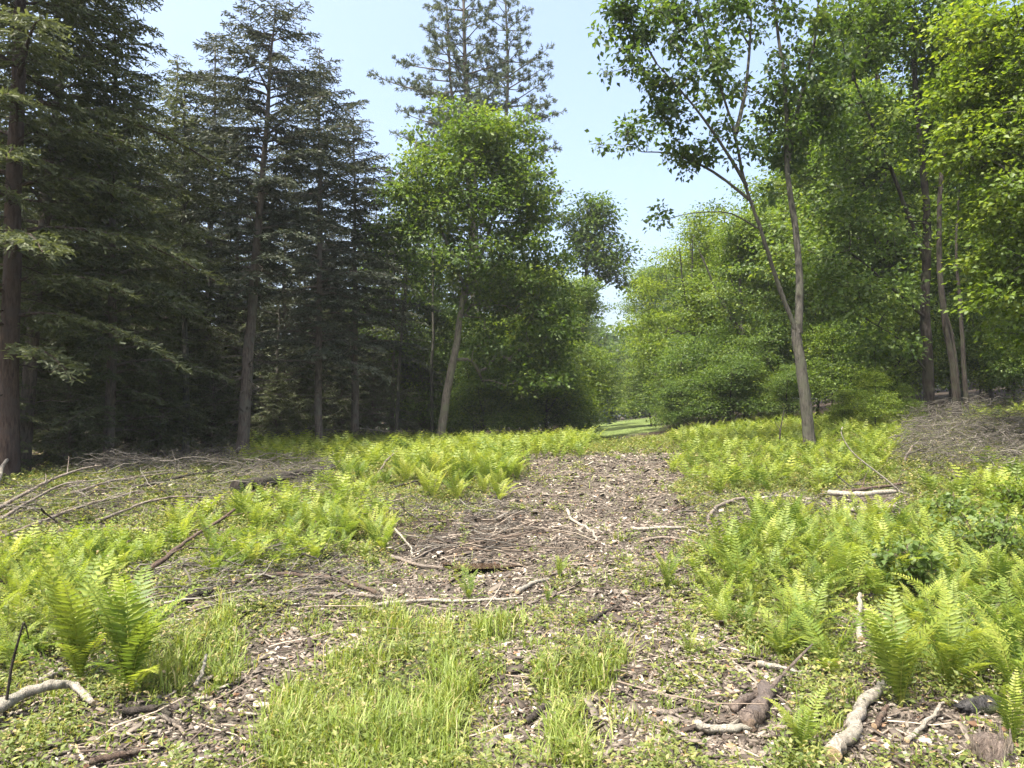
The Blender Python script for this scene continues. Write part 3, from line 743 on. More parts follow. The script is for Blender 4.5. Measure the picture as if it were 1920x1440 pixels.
for px, dist, yt, pr, lab in [(120, 17.6, 300, hA, 'shorter hemlock with fresh boughs just right of the leaning hemlock'), (290, 19.5, 420, hA, 'short broad hemlock filling the space right of the slim hemlock'), (385, 25, 60, hC, 'thin-topped conifer between the leaning hemlock and the spired spruce'), (312, 24, 100, hB, 'olive green hemlock whose pointed top stands left of the spired spruce'),
                              (250, 21, 170, hA, 'broad olive hemlock behind the slim hemlock'), (-25, 17, 130, hA, 'hemlock with light olive boughs at the very left edge'), (140, 20, 60, hB, 'tall hemlock behind the leaning one'),
                              (440, 27, 230, hA, 'hemlock filling in behind the left side of the spired spruce'), (530, 26, 240, hC, 'dark conifer behind the right side of the spired spruce'),
                              (735, 27, 380, hC, 'dark conifer in deep shade left of the round-topped maple')]:
    put_tree(pr, first, px, dist, yt, 14, lab)
LB = 'conifers deep in the left-hand wood'
for px, dist, yt, pr in [(60, 24, 200, hB), (200, 27, 240, hA), (340, 31, 260, hC), (480, 32, 300, hA), (600, 30, 300, hC), (700, 31, 360, hB), (820, 34, 380, hC), (120, 33, 260, hA), (280, 36, 280, hB),
                         (410, 40, 330, hC), (560, 38, 340, hA), (660, 40, 380, hC), (780, 42, 400, hA), (900, 40, 400, hC), (0, 30, 220, hC), (-120, 26, 150, hB), (180, 45, 320, hB), (500, 48, 380, hB), (720, 50, 420, hC), (860, 52, 430, hB),
                         (330, 50, 350, hA), (40, 44, 300, hA), (-180, 38, 200, hC), (960, 48, 430, hB), (620, 56, 400, hC), (420, 58, 380, hB), (240, 60, 360, hC)]:
    put_tree(pr, first, px, dist, yt, 14, 'conifer standing deep in the shade of the left-hand wood', LB)
YHL = {(130, 15.6): 'low young hemlock between the leaning hemlock and the slim hemlock', (300, 18.5): 'low young hemlock just right of the slim hemlock with drooping boughs',
       (400, 20.5): 'low young hemlock just left of the long bare spruce trunk', (90, 19): 'taller young hemlock behind the leaning hemlock', (240, 20): 'young hemlock behind the slim hemlock',
       (520, 22.5): 'low young hemlock just right of the long bare spruce trunk', (640, 26): 'young hemlock behind the broad dark spruce', (700, 26): 'young hemlock left of the pale leaning maple trunk',
       (-30, 14.5): 'young hemlock at the left edge in front of the thick red-brown trunk', (790, 27.5): 'young hemlock directly behind the foot of the pale leaning maple trunk'}
YH = 'young hemlocks under the left-hand wood'
for px, dist, yt in [(130, 15.6, 660), (300, 18.5, 640), (400, 20.5, 660), (90, 19, 560), (240, 20, 600), (350, 23, 560), (560, 24, 640), (640, 26, 660), (520, 22.5, 700), (700, 26, 640), (-30, 14.5, 620), (180, 22, 520), (450, 25, 560), (790, 27.5, 650), (620, 29, 560), (30, 18, 500), (320, 26, 480)]:
    put_tree(hD, first, px, dist, yt, 4.5, YHL.get((px, dist), 'young hemlock in deep shade behind the front row of conifers'), YH)
put_tree(conifer(4.5, 1.6, 55, M_blue, B_hem, dens=1.2, crown0=.05, dead=0, slip=.16, width=.05, name='small_spruce'), first, 1138, 58, 728, 4.5, 'small blue-green spruce low in the gap')
proto_blue = [o for o in col.objects if o.name == 'small_spruce'][0]
SAP = 'thin bare trunks between the conifers'
for px, dist, yt, ln in [(385, 24, 380, 0), (421, 26, 400, .1), (740, 25.5, 480, .35), (810, 26.5, 460, 0), (515, 23.5, 560, .1), (665, 24.5, 560, -.1), (560, 27, 480, .2), (905, 28, 560, .1), (265, 24, 440, .1), (150, 22, 420, -.1)]:
    b = gnd(px, dist); h = pw(px, yt, dist)[2] - b[2]
    g = Geo(); s = np.linspace(0, 1, 8)[:, None]
    tube(g, np.array([0, 0, -.15]) + s * [ln, 0, h] + rng.normal(0, .03, (8, 3)) * [1, 1, 0], .075 * (1 - s[:, 0] * .6), 7, .5, rough=.05)
    for k in range(14):
        z = h * rng.uniform(.1, .95); a = rng.uniform(0, 6.28); l = rng.uniform(.3, 1.3)
        t = np.linspace(0, 1, 4)[:, None]
        tube(g, np.array([ln * z / h, 0, z]) + t * l * np.array([math.cos(a), math.sin(a), rng.uniform(-.2, .4)]) + rng.normal(0, .02, (4, 3)) * t, .012 * (1 - t[:, 0] * .8) + .002, 3, .5, cap=False)
    add('bare_trunk', g.mesh('bare_trunk', B_grey, smooth=True), loc=b, label='thin bare grey trunk standing among the dark conifers', category='dead tree', group=SAP)

# ------------------------------------------------------------------ white pine
def pine(h, seed, leaders, label, base):
    r_ = np.random.default_rng(seed); g = Geo(); lf = Geo()
    for (P, r0, zc, Lm, az_bias) in leaders:
        P = smoothline(np.asarray(P) - base, 24); rad = np.linspace(r0, .04, 24)
        tube(g, P, rad, 8, .5, rough=.04)
        zt = P[-1][2]; z = zc
        while z < zt - .2:
            f = (z - zc) / (zt - zc)
            c = np.array([np.interp(z, P[:, 2], P[:, k]) for k in range(3)])
            nb = r_.integers(4, 6); a0 = r_.uniform(0, 6.28)
            for k in range(nb):
                a = a0 + k * 6.28 / nb + r_.normal(0, .25)
                Lb = Lm * (1 - f) ** .62 * r_.uniform(.5, 1.2) + .4
                if az_bias and math.cos(a - az_bias[0]) > .8: Lb *= az_bias[1]
                hd = np.array([math.cos(a), math.sin(a), 0.]); sd_ = np.array([-hd[1], hd[0], 0])
                s = np.linspace(0, 1, 7)[:, None]
                B = c + hd * Lb * s + np.array([0, 0, 1.]) * Lb * ((.05 + .5 * f) * s - .16 * s ** 2 + .16 * s ** 4) + sd_ * Lb * .1 * r_.normal() * s ** 2
                tube(g, B, (.02 + .012 * Lb) * (1 - s[:, 0] * .85), 4, .4, cap=False)
                n2 = max(5, int(Lb * 6.0)); u = r_.uniform(.3, 1, n2); sg = r_.choice([-1, 1], n2)
                bs = np.stack([np.interp(u, s[:, 0], B[:, q_]) for q_ in range(3)], -1)
                l2 = (.30 * Lb * (1 - u) + .35) * r_.uniform(.4, 1.1, n2)
                dv = nrm(hd * .8 + sd_ * sg[:, None] * .75 + [0, 0, .22] + r_.normal(0, .15, (n2, 3)))
                strips(g, bs, dv, np.array([0, 0, 1.]) + dv * .01, l2, .02, .4)
                # tufts
                nt_ = np.maximum(2, (l2 / .2).astype(int)); rep = np.repeat(np.arange(n2), nt_)
                q0 = bs[rep] + dv[rep] * (l2[rep] * r_.uniform(.25, 1, len(rep)))[:, None] + r_.normal(0, .05, (len(rep), 3))
                m_ = 13; rep2 = np.repeat(np.arange(len(rep)), m_)
                D = nrm(r_.normal(0, .75, (len(rep2), 3)) + dv[rep][rep2] * .9 + [0, 0, .35])
                tt = np.clip(.45 + r_.normal(0, .12, len(rep))[rep2] + r_.normal(0, .1, len(rep2)), 0, 1)
                strips(lf, q0[rep2], D, r_.normal(0, 1, (len(rep2), 3)), .19 * r_.uniform(.7, 1.2, len(rep2)), .03, tt)
            z += r_.uniform(.6, 1.05)
    root = add('pine_tree', None, loc=base, label=label, category='tree')
    add('trunk', g.mesh('trunk', B_hem, smooth=True), root)
    add('crown', lf.mesh('crown', M_pine), root)
    return root
d = 40.0; b = gnd(900, d)
q = lambda px, py, dd=0: pw(px, py, d + dd)
pine(25, 71, [([b - [0, 0, .3], q(890, 500), q(880, 250), q(872, 120), q(868, -70)], .35, 13.5, 4.0, (math.pi, 1.35)),
              ([q(905, 420), q(940, 280, .5), q(952, 160, .8), q(948, 0, .9)], .16, 11.5, 3.7, (0, 1.1)),
              ([q(878, 330), q(850, 200, -.6), q(842, 100, -.8), q(838, 10, -.8)], .10, 15.5, 2.0, None)],
     'tall open-topped white pine rising behind the round-topped maple', b)
for pr in (mA, mB, mC, mD, mE, hA, hB, hC, hD, proto_blue): drop(pr)

# far wood closing the view
r_ = np.random.default_rng(5)
g = Geo()
nC = 5200
xx = r_.uniform(-110, 120, nC); yy = r_.uniform(92, 108, nC); hh = 12 + 3 * np.sin(xx * .21) + 2 * np.sin(xx * .53 + 1)
hh = np.where(np.abs(xx - 10) < 7, np.minimum(hh, 11.5), hh)
zz = H(xx, yy) + hh * r_.random(nC) ** .8
rep = np.repeat(np.arange(nC), 16)
P = np.stack([xx, yy, zz], -1)[rep] + r_.normal(0, .8, (len(rep), 3))
kites(g, P, r_.normal(0, 1, P.shape), r_.normal(0, .6, P.shape) + [0, -.3, .8], .75, .32, np.clip(r_.normal(.35, .15, nC)[rep] + r_.normal(0, .1, len(rep)), 0, 1))
add('far_wood', g.mesh('far_wood', M_oak), label='dim far wood closing the view behind all the trees', category='wood', kind='stuff')

BR = [
 ('fallen_branch', [(1560, 1432), (1590, 1395), (1625, 1345), (1655, 1298)], .033, .027, B_pale, 'pale peeling branch pointing away from the camera at the lower right', 0, None),
 ('fallen_branch', [(-30, 1372), (40, 1342), (100, 1322), (140, 1318), (175, 1336)], .026, .013, B_pale, 'curved smooth grey branch at the lower left edge', 0, [.03, .07, .08, .06, .01]),
 ('rotten_log', [(1405, 1378), (1425, 1340), (1445, 1302)], .045, .036, B_rot, 'short reddish rotten log left of the pale peeling branch', 1, None),
 ('fallen_branch', [(1300, 1372), (1350, 1382), (1400, 1378), (1425, 1370)], .018, .013, B_pale, 'pale broken stick touching the foot of the rotten log', 1, None),
 ('fallen_branch', [(1370, 1345), (1400, 1325), (1430, 1310)], .022, .015, B_rot, 'short crumbling stick close beside the rotten log', 0, None),
 ('log', [(440, 940), (500, 928), (560, 912), (625, 896)], .085, .065, B_dark, 'dark fallen log on the left slope, the thickest there', 2, [.1, .12, .14, .12]),
 ('fallen_branch', [(245, 1108), (300, 1075), (370, 1032), (440, 990)], .022, .012, B_brown, 'long dark branch slanting uphill above the bright pair of ferns', 3, [.02, .08, .14, .2]),
 ('fallen_branch', [(240, 1120), (280, 1095), (320, 1070)], .014, .008, B_weather, 'pale stick lying just under the long slanting dark branch', 1, None),
 ('fallen_branch', [(335, 1142), (390, 1118), (450, 1095), (515, 1082)], .026, .018, B_dark, 'dark left branch of the loose stack at the edge of the chips', 1, None),
 ('fallen_branch', [(365, 1150), (440, 1130), (520, 1120), (600, 1108)], .017, .012, B_weather, 'lower pale branch of the loose stack at the edge of the chips', 1, None),
 ('fallen_branch', [(440, 1106), (540, 1097), (620, 1102), (705, 1118)], .024, .014, B_brown, 'bowed brown branch on top of the loose stack at the edge of the chips', 2, [.03, .05, .04, .0]),
 ('fallen_branch', [(560, 1122), (620, 1122), (715, 1128)], .014, .010, B_weather, 'thin pale stick at the right end of the loose stack', 0, None),
 ('fallen_branch', [(480, 1088), (560, 1080), (660, 1078)], .014, .009, B_dark, 'thin dark stick behind the loose stack', 1, None),
 ('fallen_branch', [(95, 1002), (180, 1000), (280, 998)], .024, .018, B_weather, 'straight grey branch lying level below the left brush', 1, None),
 ('fallen_branch', [(0, 1015), (80, 990), (160, 968), (260, 940)], .020, .010, B_weather, 'grey branch sloping up from the left edge, lowest of the brush', 3, [0, .05, .1, .12]),
 ('fallen_branch', [(-20, 985), (60, 945), (140, 915), (190, 900)], .022, .010, B_weather, 'long grey branch rising from the left edge toward the leaning hemlock', 3, [.1, .2, .25, .2]),
 ('fallen_branch', [(-20, 1000), (70, 950), (120, 930), (170, 918)], .018, .008, B_weather, 'second grey branch rising from the left edge, close under the long one', 2, [.05, .12, .15, .1]),
 ('fallen_branch', [(-10, 925), (10, 900), (40, 884), (80, 872)], .026, .012, B_pale, 'pale arched branch beside the thick red-brown trunk', 1, [.1, .35, .45, .35]),
 ('fallen_branch', [(180, 985), (260, 962), (330, 948), (400, 942)], .016, .008, B_weather, 'thin grey branch across the middle of the left brush', 3, [.02, .08, .1, .05]),
 ('fallen_branch', [(250, 925), (340, 910), (430, 900), (520, 885)], .020, .009, B_dark, 'dark branch along the top of the left brush', 4, [.05, .1, .1, .05]),
 ('fallen_branch', [(120, 940), (220, 922), (330, 900)], .016, .008, B_weather, 'thin pale branch at the upper left of the brush', 2, [.05, .15, .1]),
 ('fallen_branch', [(420, 870), (445, 855), (460, 845)], .03, .012, B_dark, 'short dark snag poking out below the tall glowing ferns', 1, [.0, .12, .2]),
 ('fallen_branch', [(700, 900), (740, 870), (800, 835)], .018, .009, B_weather, 'pale leaning stick in the ferns on the crest', 2, [0, .2, .35]),
 ('fallen_branch', [(720, 925), (800, 912), (860, 915)], .018, .010, B_dark, 'dark stick bowed over the dark ground patch', 1, [.02, .1, .02]),
 ('fallen_branch', [(700, 955), (800, 960), (900, 975)], .014, .008, B_weather, 'thin grey stick lying across the dark ground patch', 3, None),
 ('fallen_branch', [(735, 1050), (780, 1065), (830, 1070)], .016, .012, B_weather, 'tan stick at the left end of the puddle', 1, None),
 ('fallen_branch', [(760, 1062), (800, 1040), (840, 1025)], .010, .006, B_weather, 'thin twig crossing the tan stick left of the puddle', 0, None),
 ('fallen_branch', [(740, 1020), (765, 1035), (775, 1050)], .010, .007, B_pale, 'short pale stick standing up beside the puddle sticks', 0, [.15, .06, 0]),
 ('fallen_branch', [(700, 1142), (800, 1136), (900, 1132), (980, 1128)], .012, .008, B_pale, 'long thin pale stick along the top of the foreground grass', 0, None),
 ('fallen_branch', [(970, 1118), (1000, 1100), (1030, 1092)], .016, .010, B_pale, 'short bent tan stick in front of the small lone fern', 0, None),
 ('fallen_branch', [(1065, 960), (1085, 985), (1115, 1000), (1120, 1020)], .016, .010, B_pale, 'curved cream stick on the chip mound', 1, None),
 ('fallen_branch', [(1185, 998), (1240, 994), (1300, 996)], .018, .012, B_pale, 'pale stick lying level at the right side of the chips', 1, None),
 ('fallen_branch', [(1200, 1022), (1250, 1012), (1305, 1022)], .014, .010, B_weather, 'second pale stick just below the level one on the chips', 0, None),
 ('fallen_branch', [(1105, 1178), (1125, 1162), (1160, 1138)], .016, .010, B_dark, 'short black stick on the bare ground right of the middle', 1, None),
 ('fallen_branch', [(1160, 1158), (1200, 1150), (1235, 1128)], .010, .006, B_weather, 'thin grey stick right of the short black stick', 1, None),
 ('fallen_branch', [(985, 1368), (1005, 1350), (1022, 1335)], .016, .010, B_dark, 'small dark stick in the foreground bare patch', 0, None),
 ('fallen_branch', [(1230, 1345), (1255, 1348), (1285, 1338)], .014, .009, B_weather, 'stubby stick in the foreground between the grass and the rotten log', 0, None),
 ('fallen_branch', [(1330, 985), (1345, 965), (1380, 950), (1420, 945)], .022, .014, B_weather, 'arched grey root-like stick left of the cut branches', 1, [0, .06, .08, .04]),
 ('fallen_branch', [(1425, 940), (1480, 935), (1530, 942)], .020, .012, B_pale, 'pale stick between the arched one and the cut branches', 2, None),
 ('fallen_branch', [(1555, 940), (1620, 944), (1680, 938)], .036, .028, B_pale, 'upper one of two cut pale branches lying side by side at the right', 0, [.08, .08, .08]),
 ('fallen_branch', [(1560, 958), (1620, 962), (1680, 955)], .036, .028, B_pale, 'lower one of two cut pale branches lying side by side at the right', 0, None),
 ('fallen_branch', [(1580, 935), (1630, 930), (1700, 918)], .022, .016, B_brown, 'brown branch lying behind the two cut pale branches', 1, [.05, .08, .08]),
 ('fallen_branch', [(1280, 1130), (1330, 1115), (1370, 1100)], .010, .006, B_brown, 'thin brown twig beside the small right-hand ferns', 1, None),
 ('fallen_branch', [(1420, 1255), (1460, 1262), (1495, 1272)], .016, .010, B_pale, 'bleached stick above the rotten log', 1, None),
 ('fallen_branch', [(230, 1348), (290, 1340), (320, 1352)], .018, .012, B_dark, 'short dark stick in front of the bright pair of ferns', 1, None),
 ('fallen_branch', [(300, 1352), (330, 1370), (345, 1390)], .010, .006, B_weather, 'thin tan stick running down from the short dark one', 0, None),
 ('fallen_branch', [(170, 1442), (220, 1432), (270, 1418)], .014, .010, B_brown, 'brown stick at the bottom edge on the left', 0, None),
 ('fallen_branch', [(75, 1296), (95, 1280), (115, 1270)], .022, .016, B_pale, 'stubby pale stick behind the curved smooth grey branch', 0, None),
 ('fallen_branch', [(365, 1298), (378, 1282), (386, 1268)], .010, .007, B_pale, 'small pale stick standing in the grass right of the bright pair of ferns', 0, [0, .04, .1]),
 ('fallen_branch', [(1615, 1210), (1622, 1180), (1612, 1145)], .018, .012, B_pale, 'pale stick among the right foreground ferns near the dark hole', 0, [0, .05, .1]),
 ('fallen_branch', [(1700, 1400), (1740, 1370), (1770, 1345)], .010, .006, B_pale, 'thin pale stick on the red-brown needles', 0, [0, .02, .05]),
 ('fallen_branch', [(1640, 1375), (1655, 1350), (1665, 1335)], .012, .010, B_brown, 'orange-brown splinter beside the pale peeling branch', 0, None),
]
EX = []
for it in BR:
    if it[2] < .0135: continue
    W_ = np.array([at(px, py) for px, py in it[1]])
    for q_ in smoothline(W_, 14):
        dv_ = nrm(-q_[:2])
        for off_ in (0, .22, .45): EX.append(q_[:2] + dv_ * off_)
EX = np.array(EX)
EXA = EX
EX0 = np.concatenate([[q_[:2] + nrm(-q_[:2]) * o_ for q_ in smoothline(np.array([at(px, py) for px, py in it[1]]), 26) for o_ in (0, .06, .12)] for it in BR])
def clear_of_sticks(x, y, d, EX=EXA):
    x = np.asarray(x); y = np.asarray(y); out = np.ones(len(x), bool)
    for k in range(0, len(x), 20000):
        out[k:k + 20000] = np.min(np.hypot(x[k:k + 20000, None] - EX[None, :, 0], y[k:k + 20000, None] - EX[None, :, 1]), 1) > d
    return out

# ------------------------------------------------------------------ ferns
def frond(L, a0, a1, seed, pairs=24, wide=.17, curl=0.0):
    """one frond growing from the origin outwards along +X"""
    r_ = np.random.default_rng(seed); g = Geo()
    n = 14; s = np.linspace(0, 1, n); ang = a0 + (a1 - a0) * s ** 1.4
    dx = np.cos(ang) * L / (n - 1); dz = np.sin(ang) * L / (n - 1)
    yy = curl * L * s ** 2
    P = np.stack([np.concatenate([[0], np.cumsum(dx[:-1])]), yy, np.concatenate([[0], np.cumsum(dz[:-1])])], -1)
    tube(g, P, .0042 * (1 - s * .75), 3, .85, cap=False)
    u = np.linspace(.16, .985, pairs); T = nrm(np.gradient(P, axis=0))
    bs = np.stack([np.interp(u, s, P[:, k]) for k in range(3)], -1); tt = nrm(np.stack([np.interp(u, s, T[:, k]) for k in range(3)], -1))
    w = wide * L * np.minimum(1, ((u - .10) / .30)) ** .8 * np.minimum(1, (1.03 - u) / .55) ** .85
    for sg in (1, -1):
        side = np.array([0, sg, 0.]); up = np.cross(tt, [0, 1., 0]); up = np.where(up[:, 2:3] < 0, -up, up)
        D = nrm(side + tt * (.28 + .25 * u[:, None]) + up * .12 + r_.normal(0, .07, (pairs, 3)))
        l = w * r_.uniform(.85, 1.1, pairs)
        kites(g, bs, D, up + r_.normal(0, .12, (pairs, 3)), l, np.minimum(L * .84 / pairs * .40, l * .3), np.clip(.45 + .25 * u + r_.normal(0, .07, pairs), 0, 1), fold=.10, wide=.3)
    return g

def simple_frond_arrays(L, a0, a1, seed, pairs):
    g = frond(L, a0, a1, seed, pairs); return np.concatenate(g.V), g.F, np.concatenate(g.T)

def to_world(px, py): return at(px, py)
fronds_me = []
for k in range(9):
    r_ = np.random.default_rng(100 + k)
    fronds_me.append(frond(1.0, R(r_.uniform(72, 86)), R(r_.uniform(-10, 50)), 100 + k, 23, r_.uniform(.14, .19), r_.uniform(-.12, .12)).mesh('frond', M_fern))
low_me = []
for k in range(6):
    r_ = np.random.default_rng(140 + k)
    low_me.append(frond(1.0, R(r_.uniform(45, 65)), R(r_.uniform(-30, 5)), 140 + k, 22, r_.uniform(.17, .21), r_.uniform(-.15, .15)).mesh('frond', M_fern))

def fern_with_fronds(p, size, n, label, group=None, steep=.6, seed=0):
    r_ = np.random.default_rng(seed)
    root = add('fern', None, loc=p - [0, 0, .02], rz=r_.uniform(0, 6.28), label=label, category='fern')
    if group: root['group'] = group
    root.rotation_euler[0] = r_.normal(0, .10); root.rotation_euler[1] = r_.normal(0, .10)
    for k in range(n):
        me = fronds_me[r_.integers(len(fronds_me))] if r_.random() < steep else low_me[r_.integers(len(low_me))]
        o = add('frond', me, root, rz=k * 6.283 / n + r_.normal(0, .25), sc_=size * r_.uniform(.55, 1.15))
        o.rotation_euler[1] = r_.normal(0, .08)
    return root

def plant_geo(seed, n, pairs, lo=.8):
    r_ = np.random.default_rng(seed); G = Geo()
    for k in range(n):
        a0, a1 = (R(r_.uniform(66, 86)), R(r_.uniform(-5, 55))) if r_.random() < lo else (R(r_.uniform(35, 60)), R(r_.uniform(-30, 10)))
        f = frond(r_.uniform(.7, 1.1), a0, a1, seed * 50 + k, pairs, r_.uniform(.15, .20), r_.uniform(-.12, .12))
        a = k * 6.283 / n + r_.normal(0, .3); c, s_ = math.cos(a), math.sin(a)
        Rm = np.array([[c, -s_, 0], [s_, c, 0], [0, 0, 1]])
        dt = r_.normal(0, .08)
        V = np.concatenate(f.V) @ Rm.T
        T = np.concatenate(f.T) + dt
        for kk, Fl in f.F.items(): G.F.setdefault(kk, []).extend([x + G.n for x in Fl])
        G.V.append(V); G.T.append(np.clip(T, 0, 1)); G.n += len(V)
    return G
plants = [plant_geo(200 + k, 9, 18).mesh('fern', M_fern) for k in range(7)]
lod = [plant_geo(300 + k, 7, 9) for k in range(6)]
lod = [(np.concatenate(g.V), {k: np.concatenate(f) for k, f in g.F.items()}, np.concatenate(g.T)) for g in lod]

# singled-out ferns: (px,py of the foot, size m, fronds, label)
single = [
    (150, 1290, .86, 20, 'large upright fern left in the foreground, left one of the bright pair'),
    (245, 1305, .82, 20, 'large upright fern left in the foreground, right one of the bright pair'),
    (655, 1012, .62, 7, 'fern with two wide fronds in a V beside the dark ground patch'),
    (1047, 1085, .30, 8, 'small lone fern on the chips just right of the puddle'),
    (1250, 1108, .42, 9, 'bright fern at the right edge of the bare chips, level with the puddle'),
    (880, 1128, .32, 8, 'small pale fern on the bare ground in front of the puddle'),
    (1025, 1130, .24, 7, 'tiny fern in front of the small lone fern'),
    (445, 985, .62, 10, 'fern with long arching fronds in front of the dark fallen log'),
    (540, 990, .55, 10, 'dull green fern between the dark fallen log and the V-shaped fern'),
    (1500, 1420, .36, 11, 'feathery fern left of the pale peeling branch at the lower right'),
    (1900, 1400, .42, 10, 'fern cut by the right edge beside the mossy black log'),
    (1690, 1330, .66, 12, 'tall feathery fern just above the end of the pale peeling branch'),
    (1560, 1270, .5, 11, 'light green fern left of the tall feathery fern'),
    (1780, 1300, .6, 11, 'fern with wide arching fronds right of the tall feathery fern'),
    (1290, 1230, .26, 8, 'small dark green fern alone in the sparse grass right of the middle'),
    (400, 1085, .40, 9, 'bright low fern above the stacked fallen branches'),
]
k = 0
for (px, py, sz, n, lab) in single:
    k += 1
    fern_with_fronds(at(px, py), sz, n, lab, seed=500 + k, steep=.85)

zones = [  # polygon, candidates per zone, size range, label, group, near flag
    ([(445, 858), (600, 838), (800, 832), (1090, 826), (1090, 850), (985, 862), (955, 920), (880, 940), (700, 928), (650, 890), (470, 872)], 950, (.48, .78), 'bright fern in the bank of ferns along the crest left of the bare chips', 'ferns on the crest'),
    ([(1090, 822), (1300, 815), (1290, 845), (1090, 848)], 50, (.2, .4), 'low fern on the crest at the top of the bare chips', 'ferns at the top of the chips'),
    ([(1290, 812), (1450, 795), (1720, 800), (1680, 880), (1600, 915), (1290, 930), (1275, 870)], 640, (.35, .58), 'fern in the dense bed around the foot of the forked tree', 'ferns around the forked tree'),
    ([(1820, 780), (1990, 765), (1990, 790), (1830, 800)], 40, (.4, .6), 'sunlit fern behind the right-hand brush pile', 'ferns behind the brush pile'),
    ([(1480, 985), (1700, 985), (1760, 930), (1990, 890), (1990, 1120), (1700, 1160), (1420, 1150), (1340, 1060)], 175, (.30, .62), 'tall fern in the thick stand at the right, above the foreground', 'tall ferns at the right'),
    ([(1420, 1150), (1700, 1160), (1990, 1120), (1990, 1300), (1780, 1300), (1600, 1290), (1500, 1240)], 52, (.3, .58), 'fern in the thick right foreground stand', 'right foreground ferns'),
    ([(1300, 960), (1420, 1010), (1380, 1150), (1480, 1300), (1420, 1380), (1330, 1200), (1290, 1050)], 26, (.22, .38), 'small fern scattered along the left side of the right-hand stand', 'scattered small ferns on the right'),
    ([(330, 965), (450, 950), (640, 915), (720, 950), (700, 1040), (400, 1045), (330, 1010)], 80, (.3, .55), 'fern in the dull green patch in front of the dark fallen log', 'ferns in front of the log'),
    ([(0, 1010), (330, 1020), (640, 1050), (560, 1090), (300, 1130), (0, 1160)], 125, (.2, .48), 'small fern among the sticks on the left side', 'small ferns on the left'),
    ([(-40, 1160), (90, 1180), (90, 1300), (-40, 1300)], 9, (.3, .45), 'fern at the left edge behind the curved grey branch', 'ferns at the left edge'),
    ([(460, 850), (640, 828), (640, 845), (470, 866)], 40, (.7, .9), 'tall glowing fern in the clump at the left end of the crest', 'tall ferns at the left end of the crest'),
]
def wob1(x, y):
    return np.sin(3.1 * x + 1.7 * y) + np.sin(7.3 * x - 5.1 * y + 1) + .6 * np.sin(13 * x + 11 * y)
cand = []
r_ = np.random.default_rng(77)
gx = r_.uniform(-14, 22, 260000); gy = r_.uniform(2.6, 30, 260000)
gp = np.stack([gx, gy, H(gx, gy)], -1); gpx_, gpy_ = to_px(gp)
# keep only ground the camera can see (walk the line of sight)
vis = np.ones(len(gx), bool)
for t in np.linspace(.35, .97, 14):
    q_ = CAM + (gp + [0, 0, .35] - CAM) * t
    vis &= q_[:, 2] > H(q_[:, 0], q_[:, 1])
for zi, (poly, n, (s0, s1), lab, grp) in enumerate(zones):
    idx = np.nonzero(pip(gpx_ + wob1(gx, gy) * 16, gpy_ + wob1(gy, gx) * 8, poly) & vis)[0]
    idx = idx[clear_of_sticks(gx[idx], gy[idx], .26)]
    if len(idx) == 0: continue
    r_.shuffle(idx)
    kept = []
    md = (s0 + s1) * (.21 if zi not in (4, 5) else .26)
    for i_ in idx:
        if len(kept) >= n: break
        if kept and np.min(np.hypot(gx[kept] - gx[i_], gy[kept] - gy[i_])) < md: continue
        kept.append(i_)
    print(grp, len(idx), len(kept))
    for i_ in kept: cand.append((gy[i_] / (.5 * (s0 + s1)), i_, zi, r_.uniform(s0 * .8, s1 * 1.08)))
cand.sort(key=lambda c: c[0])
NFR, NIND = 56, 283
FG_ = Geo()
for k, (dd_, i_, zi, sz) in enumerate(cand):
    p = gp[i_]; lab, grp = zones[zi][3], zones[zi][4]
    if k < NFR:
        fern_with_fronds(p, sz, int(r_.integers(8, 12)), lab, grp, seed=700 + k, steep=.6)
    elif k < NIND:
        add('fern', plants[r_.integers(len(plants))], loc=p - [0, 0, .02], rz=r_.uniform(0, 6.28), sc_=sz, label=lab, category='fern', group=grp)
    else:
        V, Fd, T = lod[r_.integers(len(lod))]
        a = r_.uniform(0, 6.28); c, s_ = math.cos(a), math.sin(a)
        V2 = (V * sz) @ np.array([[c, -s_, 0], [s_, c, 0], [0, 0, 1]]).T + p - [0, 0, .02]
        for kk, Fa in Fd.items(): FG_.F.setdefault(kk, []).append(Fa + FG_.n)
        FG_.V.append(V2); FG_.T.append(np.clip(T + r_.normal(0, .08), 0, 1)); FG_.n += len(V)
print('ferns', len(cand))
if FG_.n: add('fern_bed', FG_.mesh('fern_bed', M_fern), label='mass of farther ferns covering the crest and the bank', category='ferns', kind='stuff')

# ------------------------------------------------------------------ ground cover
def scatter(n, rmax=26, rmin=2.4, half=R(41), power=1.0):
    a = r_.uniform(-half, half, n); rr = rmin + (rmax - rmin) * r_.random(n) ** power
    x = rr * np.sin(a); y = rr * np.cos(a)
    P = np.stack([x, y, H(x, y)], -1); px, py = to_px(P)
    amp = np.clip(9 / rr, .7, 1.5)
    nz = 17 * np.sin(x * 2.3 + y * 1.7) + 14 * np.sin(x * 5 + y * 3) + 10 * np.sin(x * 11 - y * 7); nw = 12 * np.sin(y * 2.9 - x * 2.1) + 9 * np.sin(x * 7 + y * 8 + 1)
    return P, px + nz * amp + r_.normal(0, 8, n) * amp, py + nw * amp * .7 + r_.normal(0, 4, n) * amp, rr

def noise2(x, y, s=1.0):
    return (np.sin(1.9 * s * x + 1.3 * s * y) * np.sin(2.3 * s * y - 1.1 * s * x + 2) + np.sin(4.1 * s * x - 2.9 * s * y + 1) * np.sin(3.7 * s * y + 3.1 * s * x) * .7) * .5 + .5

